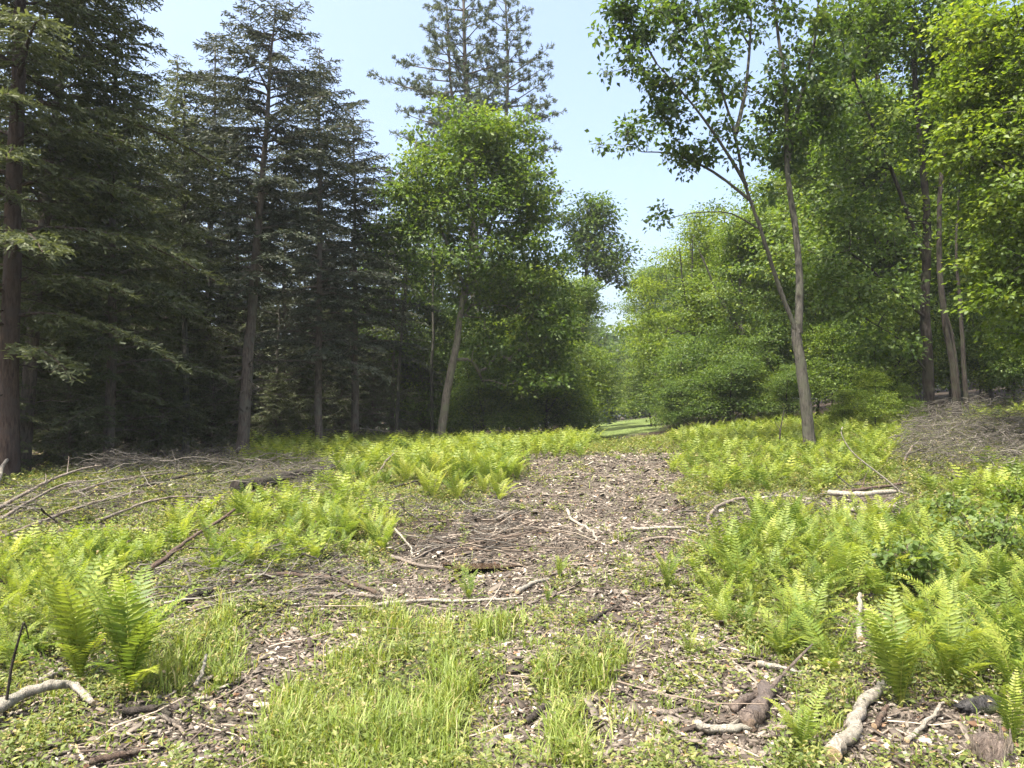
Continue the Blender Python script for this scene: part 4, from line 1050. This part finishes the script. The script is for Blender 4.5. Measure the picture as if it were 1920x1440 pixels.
FERNZ = [z[0] for z in zones[:4]]
def cover_density(P, px, py):
    """returns (grass, herb, chip) densities"""
    x, y = P[:, 0], P[:, 1]
    ba = pip(px, py, BARE) | pip(px, py, CHIPMOUND) | pip(px, py, RED)
    gr = pip(px, py, GRASS) | pip(px, py, GRASS2) | pip(px, py, GRASS3)
    sp = pip(px, py, SPARSE)
    wood = y > edge_y(x)
    dpatch = pip(px, py, DARKPATCH)
    nz = noise2(x, y); nf = noise2(x, y, 3.1)
    right = px > 1280
    grass = np.where(gr, ss(.15, .62, nf * .6 + nz * .5) * .95 + .05, np.where(ba, .015 + .10 * ss(1040, 1110, py) * ss(.5, .8, nz), np.where(sp, .16 * ss(.35, .7, nz) + .10 * nf, .22 * ss(.3, .7, nz) + .05)))
    low_ = ss(1040, 1110, py)
    herb = np.where(gr, .5, np.where(ba, .015 + .20 * ss(.72, .92, nz) + .05 * (nf > .8) + low_ * .22 * ss(.45, .7, nz), np.where(sp, .10 + .32 * ss(.45, .75, nf), .78)))
    chip = np.where(ba, .35 + .65 * ss(.3, .65, nf), np.where(gr, .10, np.where(sp, .95, .45)))
    z = np.where(wood, .08, 1.0)
    grass = grass * z * np.where(dpatch, .15, 1); herb = herb * np.where(wood, .12, 1) * np.where(dpatch, .35, 1); chip = chip * np.where(wood, .3, 1) * np.where(dpatch, .4, 1)
    return grass, herb, chip

# grass
P, px, py, rr = scatter(480000, 24, 2.4, power=1.0)
dn, _, _ = cover_density(P, px, py)
k = r_.random(len(P)) < dn
P, rr, px, py = P[k], rr[k], px[k], py[k]
n = len(P)
sel = r_.random(n) < .6; cen = r_.integers(0, n, n // 45); who = cen[r_.integers(0, len(cen), n)]
q_ = P[who] + r_.normal(0, .03, (n, 3)); q_[:, 2] = H(q_[:, 0], q_[:, 1]); P = np.where(sel[:, None], q_, P); rr = np.where(sel, rr[who], rr); px = np.where(sel, px[who], px); py = np.where(sel, py[who], py)
tall = np.where(pip(px, py, GRASS) | pip(px, py, GRASS2) | pip(px, py, GRASS3), 1.0, .6)
Lb = r_.uniform(.06, .20, n) * tall * (0.75 + .7 * noise2(P[:, 0], P[:, 1], 2))
a = r_.uniform(0, 6.28, n); tilt = r_.normal(.38, .34, n)
dirv = np.stack([np.cos(a) * np.sin(tilt), np.sin(a) * np.sin(tilt), np.cos(tilt)], -1); side = np.stack([-np.sin(a), np.cos(a), np.zeros(n)], -1)
Lb = np.where(clear_of_sticks(P[:, 0], P[:, 1], .05, EX0), Lb, .01)
hw = (r_.uniform(.0016, .0036, n) * (1 + rr * .06))[:, None]
mid = P + dirv * Lb[:, None] * .6; tip = P + dirv * Lb[:, None] * .95 + np.stack([np.cos(a), np.sin(a), -.4 * np.ones(n)], -1) * Lb[:, None] * .28
V = np.stack([P - side * hw, P + side * hw, mid + side * hw * .8, mid - side * hw * .8, tip], 1).reshape(-1, 3)
bb = np.arange(n)[:, None] * 5
g = Geo(); t_ = np.clip(.5 + .25 * (noise2(P[:, 0], P[:, 1], 1.4) - .5) + r_.normal(0, .17, n) + (r_.random(n) < .09) * .6, 0, 1)
g.V.append(V); g.n = len(V); g.T.append(np.repeat(t_, 5)); g.F[4] = [bb + [0, 1, 2, 3]]; g.F[3] = [bb + [3, 2, 4]]
add('grass', g.mesh('grass', M_grass), kind='stuff', label='fresh green grass growing in tufts over the clearing', category='grass')
print('grass', n)

# low herbs
P, px, py, rr = scatter(150000, 27, 2.4, power=.9)
_, dn, _ = cover_density(P, px, py)
k = r_.random(len(P)) < dn * (0.45 + .75 * noise2(P[:, 0] + 3, P[:, 1], 1.7))
k &= clear_of_sticks(P[:, 0], P[:, 1], .05, EX0)
P, rr = P[k], rr[k]; n = len(P)
ht = r_.uniform(.02, .16, n) * (.5 + noise2(P[:, 0], P[:, 1] + 5, 1.3))
nl = r_.integers(5, 12, n); rep = np.repeat(np.arange(n), nl); u = r_.random(len(rep))
a = r_.uniform(0, 6.28, len(rep)); D = np.stack([np.cos(a), np.sin(a), r_.uniform(-.2, .9, len(rep))], -1)
Q = P[rep] + np.stack([np.zeros(len(rep)), np.zeros(len(rep)), ht[rep] * u], -1) + nrm(D) * .02 + r_.normal(0, .015, (len(rep), 3)) * [1, 1, 0]
sz = r_.uniform(.012, .034, len(rep)) * (1 + rr[rep] * .07)
g = Geo(); kites(g, Q, D, np.array([0, 0, 1.]) + r_.normal(0, .35, (len(rep), 3)), sz, sz * .26, np.clip(r_.normal(.45, .15, n)[rep] + r_.normal(0, .12, len(rep)) + (r_.random(len(rep)) < .12) * .45, 0, 1))
add('ground_cover', g.mesh('ground_cover', M_herb), kind='stuff', label='low leafy plants covering the ground between ferns and sticks', category='plants')
print('herbs', n, len(rep))

# tall weeds
P, px, py, rr = scatter(15000, 22, 2.8, power=.8)
tz = pip(px, py, [(1330, 960), (1990, 880), (1990, 1320), (1500, 1300), (1300, 1050)]) | (pip(px, py, [(-60, 1030), (640, 1030), (560, 1120), (330, 1200), (90, 1440), (-60, 1440)]) & (r_.random(len(P)) < .6)) | (pip(px, py, [(1290, 860), (1700, 840), (1700, 940), (1290, 940)]) & (r_.random(len(P)) < .5))
k = tz & (r_.random(len(P)) < .75 * ss(.3, .6, noise2(P[:, 0] + 9, P[:, 1], 1.2)))
k &= clear_of_sticks(P[:, 0], P[:, 1], .2)
P, rr = P[k], rr[k]; g = Geo()
for p in P:
    h_ = r_.uniform(.12, .42); lean_ = r_.normal(0, .12, 2); s_ = np.linspace(0, 1, 4)[:, None]
    tube(g, p + s_ * [lean_[0] * h_, lean_[1] * h_, h_], .0025, 3, .55, cap=False)
    m_ = r_.integers(9, 18); u = r_.uniform(.15, 1, m_); a = np.arange(m_) * 2.4 + r_.random(); D = np.stack([np.cos(a), np.sin(a), r_.uniform(-.1, .7, m_)], -1)
    l_ = r_.uniform(.04, .09, m_) * (1.15 - .5 * u)
    kites(g, p + u[:, None] * [lean_[0] * h_, lean_[1] * h_, h_], D, np.array([0, 0, 1.]) + r_.normal(0, .25, (m_, 3)), l_, l_ * .2, np.clip(.4 + r_.normal(0, .12) + .15 * u, 0, 1))
add('tall_weeds', g.mesh('tall_weeds', M_herb), kind='stuff', label='knee-high leafy weeds growing between the ferns', category='weeds')
print('weeds', len(P))

# chips
P, px, py, rr = scatter(420000, 25, 2.3, power=1.1)
_, _, dn = cover_density(P, px, py)
k = r_.random(len(P)) < dn
P, rr, px, py = P[k], rr[k], px[k], py[k]; n = len(P)
a = r_.uniform(0, 6.28, n); D = np.stack([np.cos(a), np.sin(a), r_.normal(0, .25, n)], -1)
L_ = r_.gamma(1.6, .011, n) * (1 + rr * .06) + .008
g = Geo()
P[:, 2] += r_.uniform(.002, .02, n)
dpatchk = pip(px, py, DARKPATCH)
tt = np.clip(r_.beta(2, 2.4, n) * 1.05 - .38 * dpatchk + .12 * (noise2(P[:, 0], P[:, 1], 2.2) - .5), 0, 1)
Sd = nrm(np.cross(D, np.array([0, 0, 1.]) + r_.normal(0, .3, (n, 3)))); D = nrm(D); hw = (L_ * r_.uniform(.10, .3, n))[:, None]
V = np.stack([P - Sd * hw, P + Sd * hw * .8, P + D * L_[:, None] + Sd * hw, P + D * L_[:, None] * 1.1 - Sd * hw * .7], 1)
V = np.concatenate([V, V - [0, 0, .006]], 1).reshape(-1, 3); bb = np.arange(n)[:, None] * 8
g.V.append(V); g.n = len(V); g.T.append(np.repeat(tt, 8)); g.F[4] = [bb + f for f in ([0, 1, 2, 3], [0, 4, 5, 1], [1, 5, 6, 2], [2, 6, 7, 3], [3, 7, 4, 0])]
add('wood_chips', g.mesh('wood_chips', M_chip), kind='stuff', label='tan and grey wood chips and splinters strewn over the bare soil', category='wood chips')

# dead leaves
P, px, py, rr = scatter(30000, 22, 2.3)
_, _, dn = cover_density(P, px, py); redk = pip(px, py, RED)
k = r_.random(len(P)) < np.where(redk, 1, dn * .5)
P, rr = P[k], rr[k]; n = len(P); a = r_.uniform(0, 6.28, n)
sz = r_.uniform(.025, .06, n); P[:, 2] += .008
g = Geo(); kites(g, P, np.stack([np.cos(a), np.sin(a), r_.normal(0, .3, n)], -1), np.array([0, 0, 1.]) + r_.normal(0, .5, (n, 3)), sz, sz * .33, r_.random(n), fold=.3)
add('dead_leaves', g.mesh('dead_leaves', M_deadleaf), kind='stuff', label='curled brown dead leaves lying between the chips', category='leaves')

# loose twigs
P, px, py, rr = scatter(9000, 25, 2.4)
_, hb, dn = cover_density(P, px, py); brl = pip(px, py, BRUSHL); dpatchk = pip(px, py, DARKPATCH)
k = (r_.random(len(P)) < np.where(brl | dpatchk, 1, .25 + .3 * dn)) & ~(pip(px, py, GRASS) & (r_.random(len(P)) < .8))
g = Geo()
for p, r0 in zip(P[k], rr[k]):
    a = r_.uniform(0, 6.28) if r_.random() < .5 else r_.normal(.15, .5); l = r_.gamma(2, .12) + .06
    s = np.linspace(-.5, .5, 4)[:, None]; q_ = p + s * l * np.array([math.cos(a), math.sin(a), 0]) + r_.normal(0, .015, (4, 3))
    q_[:, 2] = H(q_[:, 0], q_[:, 1]) + .012 + (s[:, 0] + .5) * max(0, r_.normal(0, .12)) * l
    tube(g, q_, np.linspace(.0055, .0025, 4) * (1 + r0 * .04), 3, r_.random(), cap=False)
add('twigs', g.mesh('twigs', M_twig), kind='stuff', label='short loose twigs littered over the whole clearing', category='twigs')

# ------------------------------------------------------------------ fallen branches, logs, stump
def branch(name, pts, r0, r1, mat, label, cat='branch', group=None, lift=0.0, sides=8, twigs=3, seed=1, lifts=None):
    """pts: photo pixels of the piece where it lies on the ground"""
    r_ = np.random.default_rng(seed)
    W = np.array([at(px, py) for px, py in pts])
    kk = 1.3 if r0 < .03 else 1.1
    r0 *= kk; r1 *= kk
    if lifts is not None: W[:, 2] += np.array(lifts)
    n = max(10, len(pts) * 5)
    P = smoothline(W, n)
    up_ = np.interp(np.linspace(0, 1, n), np.linspace(0, 1, len(W)), lifts if lifts is not None else np.zeros(len(W)))
    Hh = H(P[:, 0], P[:, 1])
    rot = mat is B_rot
    rad = np.linspace(r0, r1, n) * (1 + .06 * np.sin(np.linspace(0, 17, n)))
    if rot: rad = rad * (1 + r_.normal(0, .10, n)); rad[0] *= .7; rad[-1] *= .6
    P[:, 2] = np.maximum(Hh + rad * .85 + .018 + up_ + lift, P[:, 2] * 0 + Hh + rad * .5)
    # stiffen: wood does not follow every bump
    for _ in range(6): P[1:-1, 2] = .5 * P[1:-1, 2] + .25 * (P[:-2, 2] + P[2:, 2])
    P[:, 2] = np.maximum(P[:, 2], Hh + rad * .2)
    Ls = np.linalg.norm(P[-1] - P[0]); wk = np.cumsum(r_.normal(0, 1, (n, 2)), 0); wk -= np.linspace(0, 1, n)[:, None] * wk[-1]
    P[:, :2] += wk * min(.012, .008 * Ls) + r_.normal(0, .003 + r0 * .05, (n, 2))
    rad = rad * (1 + .10 * np.sin(np.linspace(0, 40, n) + seed))
    c = P[0].copy(); g = Geo()
    tube(g, P - c, rad, sides, .5, rough=.2 if rot else .07)
    o = add(name, None, loc=c, label=label, category=cat) if twigs else None
    if o is None:
        o = add(name, g.mesh(name, mat, smooth=True), loc=c, label=label, category=cat)
    else:
        add('stem', g.mesh('stem', mat, smooth=True), o)
        for k in range(twigs):
            i_ = int(r_.uniform(.25, .9) * n); T = nrm(P[min(i_ + 1, n - 1)] - P[i_ - 1]); s = np.linspace(0, 1, 5)[:, None]
            a = r_.choice([-1, 1]) * r_.uniform(.4, .9); l = r_.uniform(.12, .4) * min(1.5, max(.6, r0 / .02))
            Dv = np.array([T[0] * math.cos(a) - T[1] * math.sin(a), T[0] * math.sin(a) + T[1] * math.cos(a), r_.uniform(.0, .5)])
            g2 = Geo(); tube(g2, P[i_] - c + Dv * l * s + r_.normal(0, .01, (5, 3)) * s, rad[i_] * .45 * (1 - s[:, 0] * .7), 4, .5)
            add('side_twig', g2.mesh('side_twig', mat, smooth=True), o)
    if group: o['group'] = group
    return o

for k, (nm, pts, r0, r1, mt, lab, tw, lf_) in enumerate(BR):   # every fallen piece is a thing of its own
    branch(nm, pts, r0, r1, mt, lab, cat='log' if 'log' in nm else 'branch', twigs=tw, seed=900 + k, lifts=lf_, sides=12 if r0 > .025 else 7)

def standing(name, pxs, dist_from, r0, r1, mat, label, cat, forks=()):
    """a stick standing up from the ground at pixel pxs[0]; the others are pixels at the same depth"""
    b = at(*pxs[0]); d = b[1]
    g = Geo(); P = smoothline(np.array([b - [0, 0, .05]] + [pw(px, py, d) for px, py in pxs[1:]]) - b, 12)
    tube(g, P, np.linspace(r0, r1, 12), 7, .5, rough=.05)
    for (x0, y0, x1, y1, dd_) in forks:
        p0 = pw(x0, y0, d) - b; p1 = pw(x1, y1, d + dd_) - b
        tube(g, smoothline([p0, (p0 + p1) / 2 + [0, 0, .02], p1], 6), np.linspace(r1 * 1.1, r1 * .5, 6), 5, .5)
    add(name, g.mesh(name, mat, smooth=True), loc=b, label=label, category=cat)
standing('dead_sapling', [(5, 1355), (20, 1260), (32, 1210), (44, 1168)], 0, .009, .005, B_dark, 'thin dark forked stick standing upright at the left edge', 'stick', [(44, 1168, 54, 1198, .05)])
standing('dead_sapling', [(1460, 852), (1463, 810), (1470, 770)], 0, .022, .009, B_dark, 'thin dark sapling standing left of the forked trunk', 'stick', [(1464, 810, 1452, 790, .1)])
standing('leaning_pole', [(1698, 925), (1650, 890), (1600, 850), (1578, 815), (1580, 800)], 0, .014, .006, B_pale, 'long thin bleached stick arching up behind the cut branches', 'stick')
standing('leaning_pole', [(1690, 872), (1700, 855), (1712, 835)], 0, .03, .014, B_weather, 'stubby broken stick pointing up beside the right brush pile', 'stick')
standing('dead_sapling', [(275, 830), (285, 790), (292, 765)], 0, .012, .006, B_weather, 'thin grey stick standing below the slim hemlock', 'stick')

# mossy black log lower right and a chunk of bark on the right edge
def lump(name, px, py, sx, sy, sz, mat, label, cat, seed, rz=0, rough=.16):
    r_ = np.random.default_rng(seed); b = at(px, py); g = Geo()
    nu, nv = 22, 14
    u = np.linspace(0, 2 * math.pi, nu, endpoint=False); v = np.linspace(-math.pi / 2, math.pi / 2, nv)
    U, Vv = np.meshgrid(u, v); D = np.stack([np.cos(U) * np.cos(Vv), np.sin(U) * np.cos(Vv), np.sin(Vv)], -1)
    rad = 1 + rough * (np.sin(D[..., 0] * 5 + seed) * np.sin(D[..., 1] * 4 + 2) + .6 * np.sin(D[..., 2] * 9 + D[..., 0] * 7)) + r_.normal(0, rough * .25, U.shape) * (np.cos(Vv) > .1)
    Pq = D * rad[..., None] * [sx, sy, sz]; Pq[..., 2] += sz * .45
    c, s_ = math.cos(rz), math.sin(rz); Pq = Pq @ np.array([[c, -s_, 0], [s_, c, 0], [0, 0, 1]]).T
    i_ = np.arange(nv - 1)[:, None] * nu; j_ = np.arange(nu)[None]; k_ = (j_ + 1) % nu
    g.put(Pq.reshape(-1, 3), np.stack([i_ + j_, i_ + k_, i_ + nu + k_, i_ + nu + j_], -1).reshape(-1, 4))
    add(name, g.mesh(name, mat, smooth=True), loc=b, label=label, category=cat)
M_moss = bark_mat('mossy_black_wood', (.012, .012, .012), (.075, .072, .07), (.05, .06, .025), scale=11)
lump('mossy_log', 1845, 1335, .15, .055, .05, M_moss, 'short black mossy log under the ferns near the right edge', 'log', 3, rz=.15)
lump('root_ball', 1640, 1135, .11, .07, .07, B_dark, 'dark clod of roots in a gap between the right foreground ferns', 'clod', 5)
lump('bark_chunk', 1920, 1285, .14, .06, .05, B_rot, 'brown chunk of rotten bark at the right edge', 'bark', 8, rz=-.2)
lump('small_stone', 1420, 1155, .04, .035, .03, M_moss, 'small grey stone between the scattered small ferns', 'stone', 9)
lump('small_stone', 330, 1330, .05, .04, .03, B_rot, 'small brown clod on the bare ground right of the bright pair of ferns', 'stone', 10)
lump('small_stone', 980, 1270, .018, .015, .015, B_pale, 'tiny white pebble in the middle of the foreground', 'stone', 11)
lump('small_stone', 865, 1425, .02, .016, .015, B_pale, 'tiny white pebble at the bottom edge right of the grass', 'stone', 12)

# stump at the lower right corner: ring of standing splinters round a rotten core
b = at(1858, 1425); r_ = np.random.default_rng(4)
root = add('rotten_stump', None, loc=b, label='small splintered stump at the bottom right corner', category='stump')
g = Geo(); tube(g, np.array([[0, 0, -.05], [0, 0, .04], [.01, .005, .09], [.015, .01, .11]]), [.10, .085, .065, .03], 16, .5, rough=.14); add('core', g.mesh('core', B_rot, smooth=True), root)
g = Geo()
for k in range(44):
    a = r_.uniform(0, 6.28); rr0 = r_.uniform(.03, .095); hh_ = r_.uniform(.03, .13) * r_.uniform(.5, 1.3)
    p0 = np.array([rr0 * math.cos(a), rr0 * math.sin(a), -.03]); s = np.linspace(0, 1, 4)[:, None]
    tube(g, p0 + s * [math.cos(a) * r_.uniform(-.02, .04), math.sin(a) * r_.uniform(-.02, .04), hh_ + .04], np.array([1, .9, .6, .15]) * r_.uniform(.007, .016), 5, .5, rough=.25)
add('splinters', g.mesh('splinters', B_weather), root)

# ------------------------------------------------------------------ brush piles
def brush(name, poly, n, hmax, label, seed, Lr=(.4, 1.4), dirm=.1, dirs=.7, thick=.008, leafy=0):
    r_ = np.random.default_rng(seed); g = Geo(); pool = np.nonzero(pip(gpx_ + wob1(gx, gy) * 14, gpy_ + wob1(gy, gx) * 6, poly) & vis)[0]; pool = pool[clear_of_sticks(gx[pool], gy[pool], .04)]
    for i_ in r_.choice(pool, n):
        p = gp[i_].copy(); l = r_.uniform(*Lr); a = r_.normal(dirm, dirs); s = np.linspace(-.5, .5, 6)[:, None]
        el = r_.normal(.05, .22); bow = r_.uniform(-.1, .25)
        q_ = p + s * l * np.array([math.cos(a), math.sin(a), el]) + np.array([0, 0, 1.]) * (bow * l * (.25 - s ** 2)) + r_.normal(0, .015, (6, 3)); q_[:, 2] += r_.random() ** 1.6 * hmax
        q_[:, 2] = np.maximum(q_[:, 2], H(q_[:, 0], q_[:, 1]) + .01)
        tube(g, q_, np.linspace(thick, thick * .3, 6) * r_.uniform(.35, 1.6) * (2 if r_.random() < .06 else 1), 3, r_.random(), cap=False)
        for _ in range(5):
            j_ = r_.integers(1, 5); s2 = np.linspace(0, 1, 3)[:, None]
            tube(g, q_[j_] + s2 * nrm(np.array([math.cos(a), math.sin(a), 0]) + r_.normal(0, .6, 3)) * l * .3, np.array([.4, .3, .15]) * thick, 3, r_.random(), cap=False)
    add(name, g.mesh(name, M_brush), kind='stuff', label=label, category='brush')
brush('brush_pile', BRUSHL, 1150, .42, 'tangled grey brush covering the left slope', 31, (.2, .9), dirm=.15, dirs=1.0, thick=.0055)
brush('brush_pile', [(1700, 800), (1800, 790), (1990, 800), (1990, 910), (1800, 920), (1690, 880)], 2600, .62, 'tangled brown brush pile at the right edge under the trees', 32, (.15, .6), .4, 1.2, .0045)
brush('brush_pile', [(600, 838), (700, 826), (860, 822), (860, 836), (700, 842), (610, 850)], 260, .6, 'dead twiggy brush standing behind the crest ferns', 33, (.4, 1.2), .4, .9, .010)
brush('brush_pile', DARKPATCH, 160, .08, 'grey twigs matted over the dark ground patch', 34, (.2, .8), .1, .8, .007)
brush('brush_pile', [(1290, 955), (1420, 930), (1700, 920), (1720, 975), (1450, 985), (1310, 1010)], 170, .10, 'low brush around the two cut pale branches', 35, (.2, .8), .1, .6, .008)
brush('brush_pile', [(240, 1060), (640, 1040), (700, 1120), (560, 1150), (340, 1160), (240, 1110)], 200, .12, 'low brush around the loose stack of branches', 36, (.2, .9), .3, .5, .007)

# leafy shrubs in the right-hand stand
for (px, py, hh_, wd, mt, lab, sd_) in [(1850, 1075, .62, .8, M_shrub, 'dark glossy-leaved low shrub among the tall ferns near the right edge', 81), (1790, 1010, .5, .6, M_shrub, 'small dark shrub behind the glossy-leaved one near the right edge', 82),
                                        (1905, 985, .55, .7, M_bright, 'bright low shrub cut by the right edge below the brush pile', 83), (1700, 1120, .45, .55, M_shrub, 'knee-high dark shrub beside the dark clod of roots', 84)]:
    b = at(px, py); r_ = np.random.default_rng(sd_)
    st = []
    for k in range(6):
        a = k * 1.05 + r_.normal(0, .2); st.append(([b + [0, 0, -.02], b + [math.cos(a) * wd * .15, math.sin(a) * wd * .15, hh_ * .5], b + [math.cos(a) * wd * .32, math.sin(a) * wd * .32, hh_ * .9]], .006, .003))
    g, lf = broadleaf(st, [(b + [0, 0, hh_ * .6], (wd * .5, wd * .5, hh_ * .45), 1)], 70, 13, .06, .06, b, seed=sd_, twig_r=.0012, minr=.0012)
    tree_from('shrub', b, g, lf, B_brown, mt, lab, cat='shrub', trunk='stems', crown='foliage')

# tell the nearer ferns apart by what they stand beside
LM = [('the V-shaped fern', 655, 1012), ('the short rotten log', 1425, 1345), ('the pale peeling branch', 1620, 1360), ('the puddle', 905, 1062), ('the forked tree', 1521, 846), ('the dark fallen log', 540, 918),
      ('the two cut pale branches', 1620, 945), ('the mossy black log', 1845, 1335), ('the dark clod of roots', 1640, 1135), ('the bright foreground pair of ferns', 200, 1300), ('the arched root-like stick', 1345, 965),
      ('the loose stack of branches', 520, 1105), ('the small lone fern', 1047, 1085), ('the thin sapling left of the forked tree', 1460, 852), ('the bleached arching pole', 1690, 925), ('the bright low shrub', 1905, 985),
      ('the glossy-leaved shrub', 1850, 1075), ('the long slanting dark branch', 340, 1050), ('the level grey branch', 190, 1000), ('the cream stick on the chips', 1100, 990), ('the leaning stick on the crest', 740, 870),
      ('the pale leaning maple trunk', 823, 812), ('the bleached stick above the rotten log', 1460, 1262), ('the level pale stick on the chips', 1240, 996)]
fl = [o for o in col.objects if o.parent is None and o.name.split('.')[0] == 'fern' and 'group' in o]
fx, fy = to_px(np.array([list(o.location) for o in fl])); used = set()
for nm, lx, ly in LM:
    for dn_, (ux, uy) in (('directly left of', (-1, 0)), ('directly right of', (1, 0)), ('directly behind', (0, -1)), ('directly in front of', (0, 1))):
        dx_, dy_ = fx - lx, (fy - ly) * 1.8
        along = dx_ * ux + dy_ * uy; across = np.abs(dx_ * uy) + np.abs(dy_ * ux)
        sc_ = np.hypot(dx_, dy_) + np.where((along > across) & (along > 12), 0, 1e6)
        for i_ in np.argsort(sc_)[:1]:
            if sc_[i_] < 190 and i_ not in used:
                used.add(i_); fl[i_]['label'] = 'nearest fern ' + dn_ + ' ' + nm; del fl[i_]['group']
print('fern labels', len(used))

# ------------------------------------------------------------------ summer haze
m = bpy.data.materials.new('haze'); m.use_nodes = True; nt = m.node_tree
nt.nodes.remove(nt.nodes['Principled BSDF']); pv_ = nt.nodes.new('ShaderNodeVolumePrincipled')
pv_.inputs['Color'].default_value = (.90, .96, .95, 1); pv_.inputs['Density'].default_value = .00045; pv_.inputs['Anisotropy'].default_value = 0
nt.links.new(pv_.outputs[0], nt.nodes['Material Output'].inputs['Volume'])
hv = np.array([[x, y, z] for x in (-262, 262) for y in (-14, 422) for z in (float(GZ.min()) - 1, 34)])
hf = np.array([[0, 1, 3, 2], [4, 6, 7, 5], [0, 4, 5, 1], [2, 3, 7, 6], [0, 2, 6, 4], [1, 5, 7, 3]])
add('haze', mesh('haze', hv, hf, m), kind='stuff', label='thin pale summer haze filling the air', category='haze')
